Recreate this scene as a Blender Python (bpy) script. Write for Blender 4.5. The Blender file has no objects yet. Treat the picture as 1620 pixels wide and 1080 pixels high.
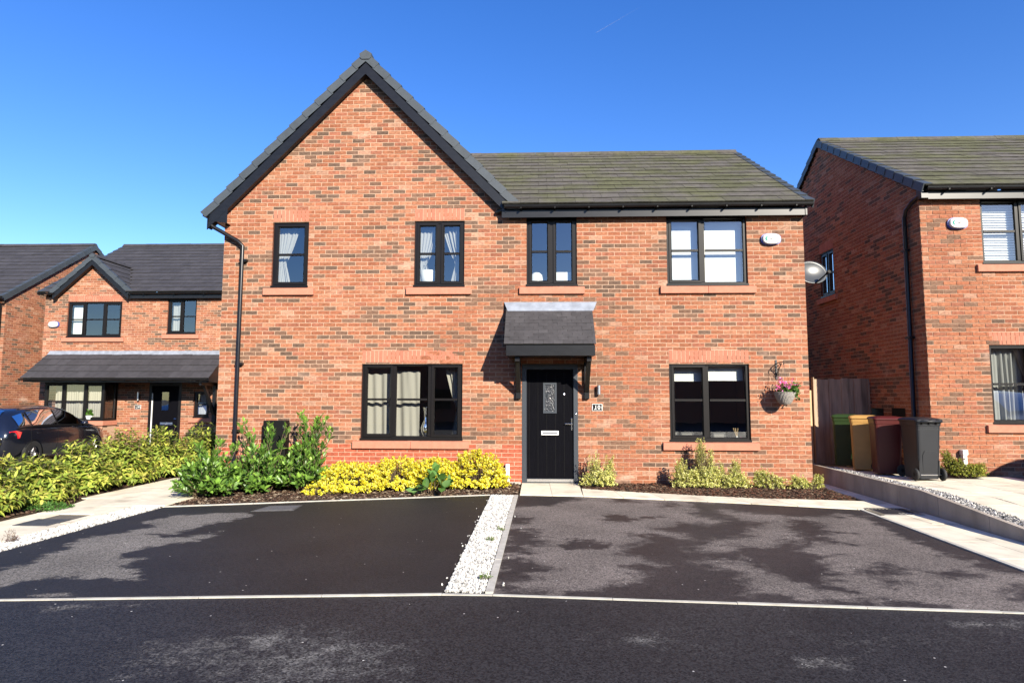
import bpy, math, random
import numpy as np
from mathutils import Vector, Matrix

random.seed(11)
rng = np.random.default_rng(11)
R = math.radians
sc = bpy.context.scene
col = sc.collection

# ------------------------------------------------------------------ camera, sky, sun, exposure
CAM = Vector((0.0, -11.3, 1.49))
yaw, pitch, roll = R(2.3394), R(5.1196), R(.13225)
fw = Vector((-math.sin(yaw) * math.cos(pitch), math.cos(yaw) * math.cos(pitch), math.sin(pitch)))
rt = Vector((math.cos(yaw), math.sin(yaw), 0)); up = rt.cross(fw)
c_, s_ = math.cos(roll), math.sin(roll)
rt, up = c_ * rt + s_ * up, -s_ * rt + c_ * up
cd = bpy.data.cameras.new('camera'); cam = bpy.data.objects.new('camera', cd); col.objects.link(cam)
cd.sensor_width = 36; cd.lens = 36 * 1000 / 1620; cd.clip_start = .05; cd.clip_end = 60000
M3 = Matrix((rt, up, -fw)).transposed()
cam.matrix_world = Matrix.Translation(CAM) @ M3.to_4x4()
sc.camera = cam

SUN = Vector((.58, -1.0, .53)).normalized()          # towards the sun
SUN_EL = math.asin(SUN.z); SUN_AZ = math.atan2(SUN.x, SUN.y)
w = bpy.data.worlds.new('World'); sc.world = w; w.use_nodes = True
nt = w.node_tree; nt.nodes.clear()
sky = nt.nodes.new('ShaderNodeTexSky'); sky.sky_type = 'NISHITA'; sky.sun_disc = False
sky.sun_elevation = SUN_EL; sky.sun_rotation = SUN_AZ
sky.altitude = 0; sky.air_density = 1.0; sky.dust_density = .2; sky.ozone_density = 3.0
bg = nt.nodes.new('ShaderNodeBackground'); bg.inputs[1].default_value = .105
wo = nt.nodes.new('ShaderNodeOutputWorld')
hs = nt.nodes.new('ShaderNodeHueSaturation'); hs.inputs['Saturation'].default_value = 1.3; hs.inputs['Hue'].default_value = .517; nt.links.new(sky.outputs[0], hs.inputs['Color']); nt.links.new(hs.outputs[0], bg.inputs[0]); nt.links.new(bg.outputs[0], wo.inputs[0])
sl = bpy.data.lights.new('sun', 'SUN'); sl.energy = 5.0; sl.angle = R(.53); sl.color = (1, .92, .78)
so = bpy.data.objects.new('sun', sl); col.objects.link(so)
so.rotation_euler = (-SUN).to_track_quat('-Z', 'Y').to_euler(); so.location = (8, -20, 14)
sc.view_settings.view_transform = 'Standard'; sc.view_settings.look = 'None'
sc.view_settings.exposure = 1.24; sc.view_settings.gamma = 1
sc.cycles.caustics_reflective = False; sc.cycles.caustics_refractive = False
sc.cycles.max_bounces = 8; sc.cycles.transparent_max_bounces = 12

# ------------------------------------------------------------------ materials
def mat(name, c=(.5, .5, .5), rough=.6, metal=0, spec=.5, vary=0, scale=8, bump=0, bscale=60, attr=None, rnd=0,
        trans=0, c2=None, c2scale=2, c2lo=.45, c2hi=.6, coat=0, stretch=None):
    m = bpy.data.materials.new(name); m.use_nodes = True
    n = m.node_tree.nodes; l = m.node_tree.links; p = n['Principled BSDF']
    p.inputs['Roughness'].default_value = rough; p.inputs['Metallic'].default_value = metal
    p.inputs['Specular IOR Level'].default_value = spec
    p.inputs['Coat Weight'].default_value = coat
    g = n.new('ShaderNodeNewGeometry'); pos = g.outputs['Position']
    if stretch:
        mp = n.new('ShaderNodeVectorMath'); mp.operation = 'MULTIPLY'; mp.inputs[1].default_value = stretch
        l.new(pos, mp.inputs[0]); pos = mp.outputs[0]
    if attr:
        a = n.new('ShaderNodeAttribute'); a.attribute_name = attr; out = a.outputs['Color']
    else:
        a = n.new('ShaderNodeRGB'); a.outputs[0].default_value = (*c, 1); out = a.outputs[0]
    if c2:
        t = n.new('ShaderNodeTexNoise'); t.inputs['Scale'].default_value = c2scale; t.inputs['Detail'].default_value = 6
        l.new(pos, t.inputs['Vector'])
        mr = n.new('ShaderNodeMapRange'); mr.interpolation_type = 'SMOOTHSTEP'
        mr.inputs[1].default_value = c2lo; mr.inputs[2].default_value = c2hi
        l.new(t.outputs[0], mr.inputs[0])
        mx = n.new('ShaderNodeMix'); mx.data_type = 'RGBA'; l.new(mr.outputs[0], mx.inputs[0])
        l.new(out, mx.inputs[6]); mx.inputs[7].default_value = (*c2, 1); out = mx.outputs[2]
    if vary:
        t = n.new('ShaderNodeTexNoise'); t.inputs['Scale'].default_value = scale; t.inputs['Detail'].default_value = 5
        l.new(pos, t.inputs['Vector'])
        mr = n.new('ShaderNodeMapRange'); mr.inputs[1].default_value = .25; mr.inputs[2].default_value = .75
        mr.inputs[3].default_value = 1 - vary; mr.inputs[4].default_value = 1 + vary
        l.new(t.outputs[0], mr.inputs[0])
        mx = n.new('ShaderNodeVectorMath'); mx.operation = 'SCALE'; l.new(out, mx.inputs[0]); l.new(mr.outputs[0], mx.inputs[3])
        out = mx.outputs[0]
    if rnd:
        oi = n.new('ShaderNodeObjectInfo')
        mr = n.new('ShaderNodeMapRange'); mr.inputs[3].default_value = 1 - rnd; mr.inputs[4].default_value = 1 + rnd
        l.new(oi.outputs['Random'], mr.inputs[0])
        mx = n.new('ShaderNodeVectorMath'); mx.operation = 'SCALE'; l.new(out, mx.inputs[0]); l.new(mr.outputs[0], mx.inputs[3])
        out = mx.outputs[0]
    l.new(out, p.inputs['Base Color'])
    if bump:
        t = n.new('ShaderNodeTexNoise'); t.inputs['Scale'].default_value = bscale; t.inputs['Detail'].default_value = 4
        l.new(pos, t.inputs['Vector'])
        b = n.new('ShaderNodeBump'); b.inputs['Strength'].default_value = bump; b.inputs['Distance'].default_value = .01
        l.new(t.outputs[0], b.inputs['Height']); l.new(b.outputs[0], p.inputs['Normal'])
    if trans:
        tr = n.new('ShaderNodeBsdfTranslucent'); l.new(out, tr.inputs[0])
        ms = n.new('ShaderNodeMixShader'); ms.inputs[0].default_value = trans
        l.new(p.outputs[0], ms.inputs[1]); l.new(tr.outputs[0], ms.inputs[2])
        l.new(ms.outputs[0], n['Material Output'].inputs[0])
    return m

def glass_mat(name, tint=(.93, .96, .95), lo=.14, ripple=.0006):
    m = bpy.data.materials.new(name); m.use_nodes = True
    n = m.node_tree.nodes; l = m.node_tree.links; n.remove(n['Principled BSDF'])
    t = n.new('ShaderNodeBsdfTransparent'); t.inputs[0].default_value = (*tint, 1)
    g = n.new('ShaderNodeBsdfGlossy'); g.inputs['Roughness'].default_value = .005; g.inputs[0].default_value = (.95, .97, 1, 1)
    f = n.new('ShaderNodeFresnel'); f.inputs[0].default_value = 1.5
    mr = n.new('ShaderNodeMapRange'); mr.inputs[1].default_value = .04; mr.inputs[2].default_value = 1
    mr.inputs[3].default_value = lo; mr.inputs[4].default_value = 1
    ms = n.new('ShaderNodeMixShader')
    geo = n.new('ShaderNodeNewGeometry')
    nz = n.new('ShaderNodeTexNoise'); nz.inputs['Scale'].default_value = 2.2; l.new(geo.outputs['Position'], nz.inputs['Vector'])
    b = n.new('ShaderNodeBump'); b.inputs['Strength'].default_value = .5; b.inputs['Distance'].default_value = ripple
    l.new(nz.outputs[0], b.inputs['Height']); l.new(b.outputs[0], g.inputs['Normal'])
    l.new(f.outputs[0], mr.inputs[0]); l.new(mr.outputs[0], ms.inputs[0])
    l.new(t.outputs[0], ms.inputs[1]); l.new(g.outputs[0], ms.inputs[2]); l.new(ms.outputs[0], n['Material Output'].inputs[0])
    return m

def tarmac_mat(name, dark, dry, grit=1.0, speck=.06):
    """bitmac: a 'dry' attribute says where the surface has dried out pale; fine chippings and white specks on top"""
    m = bpy.data.materials.new(name); m.use_nodes = True
    n = m.node_tree.nodes; l = m.node_tree.links; p = n['Principled BSDF']
    geo = n.new('ShaderNodeNewGeometry'); pos = geo.outputs['Position']
    a = n.new('ShaderNodeAttribute'); a.attribute_name = 'dry'
    nz = n.new('ShaderNodeTexNoise'); nz.inputs['Scale'].default_value = 55; nz.inputs['Detail'].default_value = 3
    l.new(pos, nz.inputs['Vector'])
    nz2 = n.new('ShaderNodeTexNoise'); nz2.inputs['Scale'].default_value = 9; nz2.inputs['Detail'].default_value = 6; nz2.inputs['Roughness'].default_value = .7
    l.new(pos, nz2.inputs['Vector'])
    def math_(op, x, y):
        q = n.new('ShaderNodeMath'); q.operation = op
        for i, v in enumerate((x, y)):
            if isinstance(v, (int, float)): q.inputs[i].default_value = v
            else: l.new(v, q.inputs[i])
        return q.outputs[0]
    s = math_('ADD', a.outputs['Fac'], math_('MULTIPLY', math_('SUBTRACT', nz.outputs[0], .5), .55))
    s = math_('ADD', s, math_('MULTIPLY', math_('SUBTRACT', nz2.outputs[0], .5), .75))
    mr = n.new('ShaderNodeMapRange'); mr.interpolation_type = 'SMOOTHSTEP'
    mr.inputs[1].default_value = .26; mr.inputs[2].default_value = .74; l.new(s, mr.inputs[0])
    mx = n.new('ShaderNodeMix'); mx.data_type = 'RGBA'; l.new(mr.outputs[0], mx.inputs[0])
    mx.inputs[6].default_value = (*dark, 1); mx.inputs[7].default_value = (*dry, 1)
    vo = n.new('ShaderNodeTexVoronoi'); vo.inputs['Scale'].default_value = 95; l.new(pos, vo.inputs['Vector'])
    sepc = n.new('ShaderNodeSeparateColor'); l.new(vo.outputs['Color'], sepc.inputs[0])
    k = n.new('ShaderNodeMapRange'); k.inputs[3].default_value = max(.1, 1 - .38 * grit); k.inputs[4].default_value = 1 + .42 * grit
    l.new(sepc.outputs[0], k.inputs[0])
    lg = n.new('ShaderNodeTexNoise'); lg.inputs['Scale'].default_value = 1.3; lg.inputs['Detail'].default_value = 5; l.new(pos, lg.inputs['Vector'])
    k2 = n.new('ShaderNodeMapRange'); k2.inputs[1].default_value = .3; k2.inputs[2].default_value = .7; k2.inputs[3].default_value = .8; k2.inputs[4].default_value = 1.2
    l.new(lg.outputs[0], k2.inputs[0])
    kk = math_('MULTIPLY', k.outputs[0], k2.outputs[0])
    vs = n.new('ShaderNodeVectorMath'); vs.operation = 'SCALE'; l.new(mx.outputs[2], vs.inputs[0]); l.new(kk, vs.inputs[3])
    v2 = n.new('ShaderNodeTexVoronoi'); v2.inputs['Scale'].default_value = 16; l.new(pos, v2.inputs['Vector'])
    sp2 = n.new('ShaderNodeSeparateColor'); l.new(v2.outputs['Color'], sp2.inputs[0])
    white = math_('MULTIPLY', math_('LESS_THAN', v2.outputs['Distance'], speck * 1.7), math_('GREATER_THAN', sp2.outputs[1], .955))
    m2 = n.new('ShaderNodeMix'); m2.data_type = 'RGBA'; l.new(white, m2.inputs[0]); l.new(vs.outputs[0], m2.inputs[6]); m2.inputs[7].default_value = (.5, .48, .44, 1)
    l.new(m2.outputs[2], p.inputs['Base Color'])
    rr = n.new('ShaderNodeMapRange'); rr.inputs[3].default_value = .62; rr.inputs[4].default_value = .9; l.new(mr.outputs[0], rr.inputs[0]); l.new(rr.outputs[0], p.inputs['Roughness'])
    p.inputs['Specular IOR Level'].default_value = .3
    b = n.new('ShaderNodeBump'); b.inputs['Strength'].default_value = .55; b.inputs['Distance'].default_value = .004
    l.new(sepc.outputs[1], b.inputs['Height']); l.new(b.outputs[0], p.inputs['Normal'])
    return m

MT = dict(
    brick=mat('brick', attr='tone', rough=.9, spec=.12, vary=.42, scale=30, bump=.6, bscale=140, stretch=(.55, .55, 1.3), c2=(.52, .34, .26), c2scale=1.9, c2lo=.6, c2hi=.86),
    mortar=mat('mortar', (.40, .275, .195), .95, spec=.1, vary=.15, scale=20, bump=.3, bscale=200),
    soldier=mat('soldier_brick', (.35, .135, .086), .85, spec=.2, vary=.12, scale=30, rnd=.1, bump=.3, bscale=150),
    stone=mat('sill_stone', (.40, .165, .108), .85, spec=.2, vary=.1, scale=12, bump=.25, bscale=120),
    upvc=mat('black_upvc', (.008, .007, .007), .38, spec=.2, vary=.1, scale=5),
    board=mat('black_board', (.008, .008, .009), .33, spec=.35, vary=.25, scale=6, stretch=(1, 1, 3)),
    soffit=mat('soffit', (.03, .022, .02), .6),
    verge=mat('verge_plastic', (.042, .050, .058), .5, spec=.4, vary=.12, scale=9, rnd=.08),
    tile=mat('grey_tile', (.038, .036, .040), .75, spec=.3, vary=.2, scale=7, rnd=.14, bump=.3, bscale=90),
    moss=mat('mossy_tile', (.082, .074, .066), .9, spec=.2, vary=.25, scale=9, rnd=.12, bump=.5, bscale=80, c2=(.074, .074, .040), c2scale=1.3, c2lo=.35, c2hi=.65, stretch=(1, 1.4, 1.4)),
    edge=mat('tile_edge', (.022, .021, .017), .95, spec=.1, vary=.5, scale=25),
    felt=mat('roof_base', (.03, .03, .03), .9),
    canopytile=mat('canopy_tile', (.045, .042, .044), .7, spec=.3, vary=.2, scale=9, rnd=.16),
    lead=mat('lead', (.20, .22, .26), .7, metal=0, spec=.3, vary=.25, scale=7, bump=.3, bscale=15),
    door=mat('black_door', (.0035, .0035, .005), .5, spec=.02, vary=.2, scale=20, bump=.2, bscale=70, stretch=(3, 1, .3)),
    doorframe=mat('door_frame', (.03, .036, .045), .4, spec=.5),
    chrome=mat('chrome', (.85, .85, .85), .12, metal=1),
    steel=mat('steel', (.62, .62, .62), .3, metal=1),
    white=mat('white_plastic', (.72, .72, .70), .4, vary=.06),
    alarmwhite=mat('alarm_cover', (.43, .43, .43), .5, spec=.2),
    blue=mat('blue_plastic', (.03, .06, .32), .4), teal=mat('teal_print', (.02, .22, .16), .6, spec=.1), greyprint=mat('grey_print', (.12, .125, .13), .6, spec=.1),
    black=mat('black_plastic', (.006, .006, .006), .5, spec=.15), iron=mat('black_iron', (.015, .013, .012), .5),
    curtain=mat('curtain', (.47, .44, .385), .9, spec=.1, trans=.25), net=mat('net_curtain', (.52, .52, .50), .9, spec=.1, trans=.4),
    blind=mat('blind_white', (.82, .82, .80), .8, spec=.2, trans=.15),
    room=mat('room_wall', (.15, .14, .13), .9), wood=mat('pale_wood', (.5, .35, .18), .6),
    slab=mat('paving_slab', (.66, .60, .47), .9, spec=.15, vary=.13, scale=5, rnd=.09, bump=.35, bscale=110, c2=(.47, .41, .31), c2scale=2.4, c2lo=.5, c2hi=.75),
    joint=mat('paving_joint', (.11, .095, .075), .95, vary=.2), concrete=mat('concrete', (.33, .285, .235), .9, spec=.2, vary=.25, scale=4, bump=.4, bscale=70, stretch=(1, 1, .4)),
    kerb=mat('edging', (.42, .40, .35), .9, spec=.2, vary=.2, scale=9, bump=.3, bscale=120),
    soil=mat('soil', (.055, .037, .025), .98, spec=.1, vary=.4, scale=14, bump=.9, bscale=40), chips=mat('bark_chip', attr='tone', rough=.95, spec=.1),
    stonechip=mat('stone_chip', attr='tone', rough=.85, spec=.2), earth=mat('ground', (.10, .095, .085), .95, vary=.3, scale=1.5),
    fence=mat('weathered_timber', (.29, .215, .15), .9, spec=.15, vary=.35, scale=14, rnd=.22, bump=.5, bscale=40, stretch=(1, 1, .12)),
    cover=mat('iron_cover', (.075, .075, .078), .6, metal=.3, vary=.3, scale=20, bump=.4, bscale=90),
    rubber=mat('rubber', (.012, .012, .012), .75), leaf=mat('leaf', attr='tone', rough=.38, spec=.45, trans=.3),
    softleaf=mat('soft_leaf', attr='tone', rough=.55, spec=.3, trans=.32), petal=mat('petal', attr='tone', rough=.6, trans=.3),
    stem=mat('stem', (.10, .07, .04), .85), wicker=mat('wicker', (.22, .20, .18), .8, vary=.35, scale=60, bump=.8, bscale=90),
    paint=mat('car_paint', (.006, .007, .012), .18, spec=.6, coat=1), carglass=glass_mat('car_glass', (.30, .36, .40), .10, 0),
    redlamp=mat('red_lamp', (.55, .01, .015), .12, spec=.6, coat=1), headlamp=mat('clear_lamp', (.6, .62, .65), .1, coat=1), dish=mat('dish_grey', (.045, .048, .05), .32, spec=.45),
    glass=glass_mat('glass', lo=.16), obscure=mat('obscure_glass', (.02, .022, .025), .15, spec=.7, bump=1.0, bscale=45),
    plant_pot=mat('pot', (.55, .5, .54), .7), grass=mat('grass_blade', attr='tone', rough=.6, trans=.3),
)

# ------------------------------------------------------------------ mesh helpers
def np_mesh(name, V, F, m, tone=None, smooth=False, attrs=None):
    V = np.asarray(V, np.float32).reshape(-1, 3); F = np.asarray(F, np.int32); k = F.shape[1]
    me = bpy.data.meshes.new(name); me.vertices.add(len(V)); me.vertices.foreach_set('co', V.ravel())
    me.loops.add(F.size); me.loops.foreach_set('vertex_index', F.ravel()); me.polygons.add(len(F))
    me.polygons.foreach_set('loop_start', np.arange(0, F.size, k, dtype=np.int32))
    me.polygons.foreach_set('loop_total', np.full(len(F), k, np.int32))
    me.polygons.foreach_set('use_smooth', np.full(len(F), bool(smooth)))
    if tone is not None:
        a = me.attributes.new('tone', 'FLOAT_COLOR', 'FACE'); t = np.ones((len(F), 4), np.float32); t[:, :3] = tone; a.data.foreach_set('color', t.ravel())
    for an, vals in (attrs or {}).items():
        a = me.attributes.new(an, 'FLOAT', 'POINT'); a.data.foreach_set('value', np.asarray(vals, np.float32).ravel())
    me.update(calc_edges=True); me.materials.append(m)
    return me

def link(name, me, parent=None, loc=(0, 0, 0), kind=None):
    o = bpy.data.objects.new(name, me); col.objects.link(o); o.location = loc
    if parent: o.parent = parent
    if kind: o['kind'] = kind
    return o

IDM = lambda u, d, z: (u, d, z)
class MB:
    def __init__(s): s.v = []; s.f = []; s.mi = []
    def add(s, vs, fs, mi=0):
        b = len(s.v); s.v += [tuple(v) for v in vs]; s.f += [tuple(i + b for i in f) for f in fs]; s.mi += [mi] * len(fs); return s
    def box(s, x0, x1, y0, y1, z0, z1, m=IDM, mi=0):
        return s.add([m(x, y, z) for z in (z0, z1) for y in (y0, y1) for x in (x0, x1)],
                     [(0, 2, 3, 1), (4, 5, 7, 6), (0, 1, 5, 4), (1, 3, 7, 5), (3, 2, 6, 7), (2, 0, 4, 6)], mi)
    def prism(s, poly, z0, z1, mi=0):
        n = len(poly); zt = z1 if callable(z1) else (lambda x, y: z1)
        return s.add([(x, y, z0) for x, y in poly] + [(x, y, zt(x, y)) for x, y in poly],
                     [tuple(range(n - 1, -1, -1)), tuple(range(n, 2 * n))] + [(i, (i + 1) % n, (i + 1) % n + n, i + n) for i in range(n)], mi)
    def extrude(s, prof, a, b, mi=0):
        """profile points (list of 3-vectors as offsets) swept from a to b"""
        n = len(prof); a = Vector(a); b = Vector(b)
        return s.add([a + Vector(p) for p in prof] + [b + Vector(p) for p in prof],
                     [tuple(range(n)), tuple(range(2 * n - 1, n - 1, -1))] + [(i, i + n, (i + 1) % n + n, (i + 1) % n) for i in range(n)], mi)
    def beam(s, a, b, wx, wz, side=(0, 1, 0), mi=0):
        a = Vector(a); b = Vector(b); d = (b - a).normalized(); sd = Vector(side); sd = (sd - d * sd.dot(d)).normalized(); n = d.cross(sd)
        return s.extrude([sd * x + n * y for x, y in ((-wx / 2, -wz / 2), (wx / 2, -wz / 2), (wx / 2, wz / 2), (-wx / 2, wz / 2))], a, b, mi)
    def tube(s, pts, r, n=6, mi=0, caps=True):
        pts = [Vector(p) for p in pts]; rs = r if isinstance(r, (list, tuple)) else [r] * len(pts); b = len(s.v); ref = Vector((.13, .29, .95))
        for i, p in enumerate(pts):
            d = (pts[min(i + 1, len(pts) - 1)] - pts[max(i - 1, 0)]).normalized(); q = ref if abs(d.dot(ref)) < .95 else Vector((1, 0, 0))
            x = d.cross(q).normalized(); y = d.cross(x)
            s.v += [tuple(p + (x * math.cos(t) + y * math.sin(t)) * rs[i]) for t in [2 * math.pi * j / n for j in range(n)]]
        fs = [(b + i * n + j, b + i * n + (j + 1) % n, b + (i + 1) * n + (j + 1) % n, b + (i + 1) * n + j) for i in range(len(pts) - 1) for j in range(n)]
        if caps: fs += [tuple(b + j for j in range(n)), tuple(b + (len(pts) - 1) * n + j for j in range(n - 1, -1, -1))]
        s.f += fs; s.mi += [mi] * len(fs); return s
    def lathe(s, prof, c, n=24, axis='z', sx=1, sy=1, mi=0, wob=None):
        b = len(s.v); c = Vector(c)
        for i, (r, h) in enumerate(prof):
            for j in range(n):
                t = 2 * math.pi * j / n; rr = r * (wob(i, j) if wob else 1)
                p = (rr * math.cos(t) * sx, rr * math.sin(t) * sy, h)
                if axis == 'y': p = (p[0], h, p[1])
                if axis == 'x': p = (h, p[0], p[1])
                s.v.append(tuple(c + Vector(p)))
        fs = [(b + i * n + j, b + i * n + (j + 1) % n, b + (i + 1) * n + (j + 1) % n, b + (i + 1) * n + j) for i in range(len(prof) - 1) for j in range(n)]
        s.f += fs; s.mi += [mi] * len(fs); return s
    def ring(s, m, u0, u1, z0, z1, prof, mi=0):
        b = len(s.v)
        for ins, d in prof:
            s.v += [m(u0 + ins, d, z0 + ins), m(u1 - ins, d, z0 + ins), m(u1 - ins, d, z1 - ins), m(u0 + ins, d, z1 - ins)]
        fs = [(b + 4 * i + j, b + 4 * i + (j + 1) % 4, b + 4 * i + 4 + (j + 1) % 4, b + 4 * i + 4 + j) for i in range(len(prof) - 1) for j in range(4)]
        s.f += fs; s.mi += [mi] * len(fs); return s
    def mesh(s, name, mats, org=(0, 0, 0), smooth=False):
        me = bpy.data.meshes.new(name); ox, oy, oz = org
        me.from_pydata([(x - ox, y - oy, z - oz) for x, y, z in s.v], [], s.f)
        for q in (mats if isinstance(mats, (list, tuple)) else [mats]): me.materials.append(q)
        me.polygons.foreach_set('material_index', s.mi)
        if smooth: me.polygons.foreach_set('use_smooth', [True] * len(s.f))
        me.update(); return me
    def build(s, name, mats, parent=None, org=None, kind=None, smooth=False, label=None, bevel=0):
        if org is None: org = ORG.get(parent.name, (0, 0, 0)) if parent else (0, 0, 0)
        o = link(name, s.mesh(name, mats, org, smooth), parent, kind=kind)
        ORG[o.name] = org
        if label: o['label'] = label
        if bevel:
            q = o.modifiers.new('edge', 'BEVEL'); q.width = bevel; q.segments = 2; q.limit_method = 'ANGLE'
        return o
ORG = {}

def thing(name, label, cat, loc, group=None):
    o = bpy.data.objects.new(name, None); col.objects.link(o); o.location = loc; o.empty_display_size = .2
    o['label'] = label; o['category'] = cat
    if group: o['group'] = group
    ORG[o.name] = tuple(loc); return o
def tag(o, label, cat, group=None):
    o['label'] = label; o['category'] = cat
    if group: o['group'] = group
    return o
def copy_tree(o, parent=None):
    c = o.copy(); col.objects.link(c); c.parent = parent
    for ch in list(o.children): copy_tree(ch, c)
    return c

# ------------------------------------------------------------------ ground, drives, paths
def fbm(x, y, sc0, seed, octs=5):
    r = np.random.default_rng(seed); out = np.zeros_like(x); amp = 1.; tot = 0
    for k in range(octs):
        g = r.random((64, 64)); fx = x * sc0 * 2 ** k + 17.3 * k; fy = y * sc0 * 2 ** k + 9.1 * k
        ix = np.floor(fx).astype(int); iy = np.floor(fy).astype(int); tx = fx - ix; ty = fy - iy
        tx = tx * tx * (3 - 2 * tx); ty = ty * ty * (3 - 2 * ty); h = lambda a, b: g[a % 64, b % 64]
        out += amp * ((h(ix, iy) * (1 - tx) + h(ix + 1, iy) * tx) * (1 - ty) + (h(ix, iy + 1) * (1 - tx) + h(ix + 1, iy + 1) * tx) * ty); tot += amp; amp *= .55
    return out / tot - .5
def poly_sdf(x, y, poly):
    p = np.array(poly); d = np.full(x.shape, 1e9); inside = np.zeros(x.shape, bool); n = len(p)
    for i in range(n):
        a = p[i]; b = p[(i + 1) % n]; e = b - a; wx = x - a[0]; wy = y - a[1]
        t = np.clip((wx * e[0] + wy * e[1]) / max(e @ e, 1e-9), 0, 1); d = np.minimum(d, (wx - e[0] * t) ** 2 + (wy - e[1] * t) ** 2)
        c1 = (a[1] <= y) != (b[1] <= y); xx = a[0] + (y - a[1]) / (e[1] if abs(e[1]) > 1e-9 else 1e-9) * e[0]
        inside ^= c1 & (x < xx)
    d = np.sqrt(d); return np.where(inside, d, -d)           # positive inside
def patch(name, front, back, nx, ny, m, dryfn, z=0.0):
    """front/back: polylines (x ascending); a fine sheet between them"""
    s = np.linspace(0, 1, nx); fx = np.interp(s, np.linspace(0, 1, len(front)), [p[0] for p in front]); fy = np.interp(s, np.linspace(0, 1, len(front)), [p[1] for p in front])
    bx = np.interp(s, np.linspace(0, 1, len(back)), [p[0] for p in back]); by = np.interp(s, np.linspace(0, 1, len(back)), [p[1] for p in back])
    t = np.linspace(0, 1, ny)[:, None]; X = fx * (1 - t) + bx * t; Yy = fy * (1 - t) + by * t
    i = np.arange(ny - 1)[:, None] * nx + np.arange(nx - 1)
    F = np.stack([i, i + 1, i + nx + 1, i + nx], -1).reshape(-1, 4)
    zz = z + .006 * fbm(X, Yy, .9, 3, 3)
    o = link(name, np_mesh(name, np.stack([X, Yy, zz], -1), F, m, smooth=True, attrs={'dry': dryfn(X, Yy)}), kind='structure'); return o

g = MB().add([(-300, -300, -.2), (300, -300, -.2), (300, 500, -.2), (-300, 500, -.2)], [(0, 1, 2, 3)]).build('ground', MT['earth'], kind='structure')
MT['drive'] = tarmac_mat('drive_tarmac', (.0145, .0138, .0140), (.128, .118, .107), 1.6)
MT['drive2'] = tarmac_mat('brown_drive_tarmac', (.025, .0215, .0215), (.126, .107, .096), 1.5)
MT['road'] = tarmac_mat('road_tarmac', (.0165, .0162, .0172), (.11, .104, .097), 2.2)

def smooth_mask(d, wdt): return np.clip(.5 + d / (2 * wdt), 0, 1)
DRY_L = [(-4.75, -6.3), (-4.6, -5.92), (-4.62, -5.78), (-4.56, -5.69), (-4.59, -5.44), (-4.7, -5.28), (-4.68, -5.14), (-4.61, -4.99), (-4.8, -4.82), (-4.82, -4.64), (-4.59, -4.32), (-4.44, -4.03), (-4.56, -3.78), (-4.74, -3.84), (-4.66, -3.56), (-4.58, -3.32), (-4.26, -3.12), (-3.78, -3.1), (-3.65, -3.27), (-3.75, -3.62), (-3.88, -3.84), (-3.96, -4.38), (-4.27, -4.4), (-3.97, -4.6), (-3.62, -4.32), (-3.55, -4.22), (-3.49, -4.57), (-3.77, -4.83), (-3.88, -4.95), (-3.96, -5.31), (-3.86, -5.41), (-3.7, -5.4), (-3.66, -5.71), (-3.38, -5.92), (-3.33, -6.03), (-3.56, -6.03), (-3.71, -6.04), (-3.94, -5.97), (-4.05, -6.03), (-4.14, -6.19), (-4.22, -6.36), (-4.5, -6.6)]
def dry_left(X, Yy):
    n1 = fbm(X, Yy, 2.2, 5)
    d = poly_sdf(X, Yy, DRY_L) + .10 * n1 + .26 * fbm(X, Yy * 1.5, 7, 6) + .16 * fbm(X, Yy * 1.5, 18, 7)
    v = smooth_mask(d, .12)
    d2 = poly_sdf(X, Yy, [(-3.88, -6.54), (-3.82, -6.49), (-3.6, -6.44), (-3.5, -6.52), (-3.68, -6.58)]) + .03 * n1
    v = np.maximum(v, smooth_mask(d2, .05) * .7)
    return v + .12 * np.clip(fbm(X, Yy, .8, 8), 0, 1)
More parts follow.
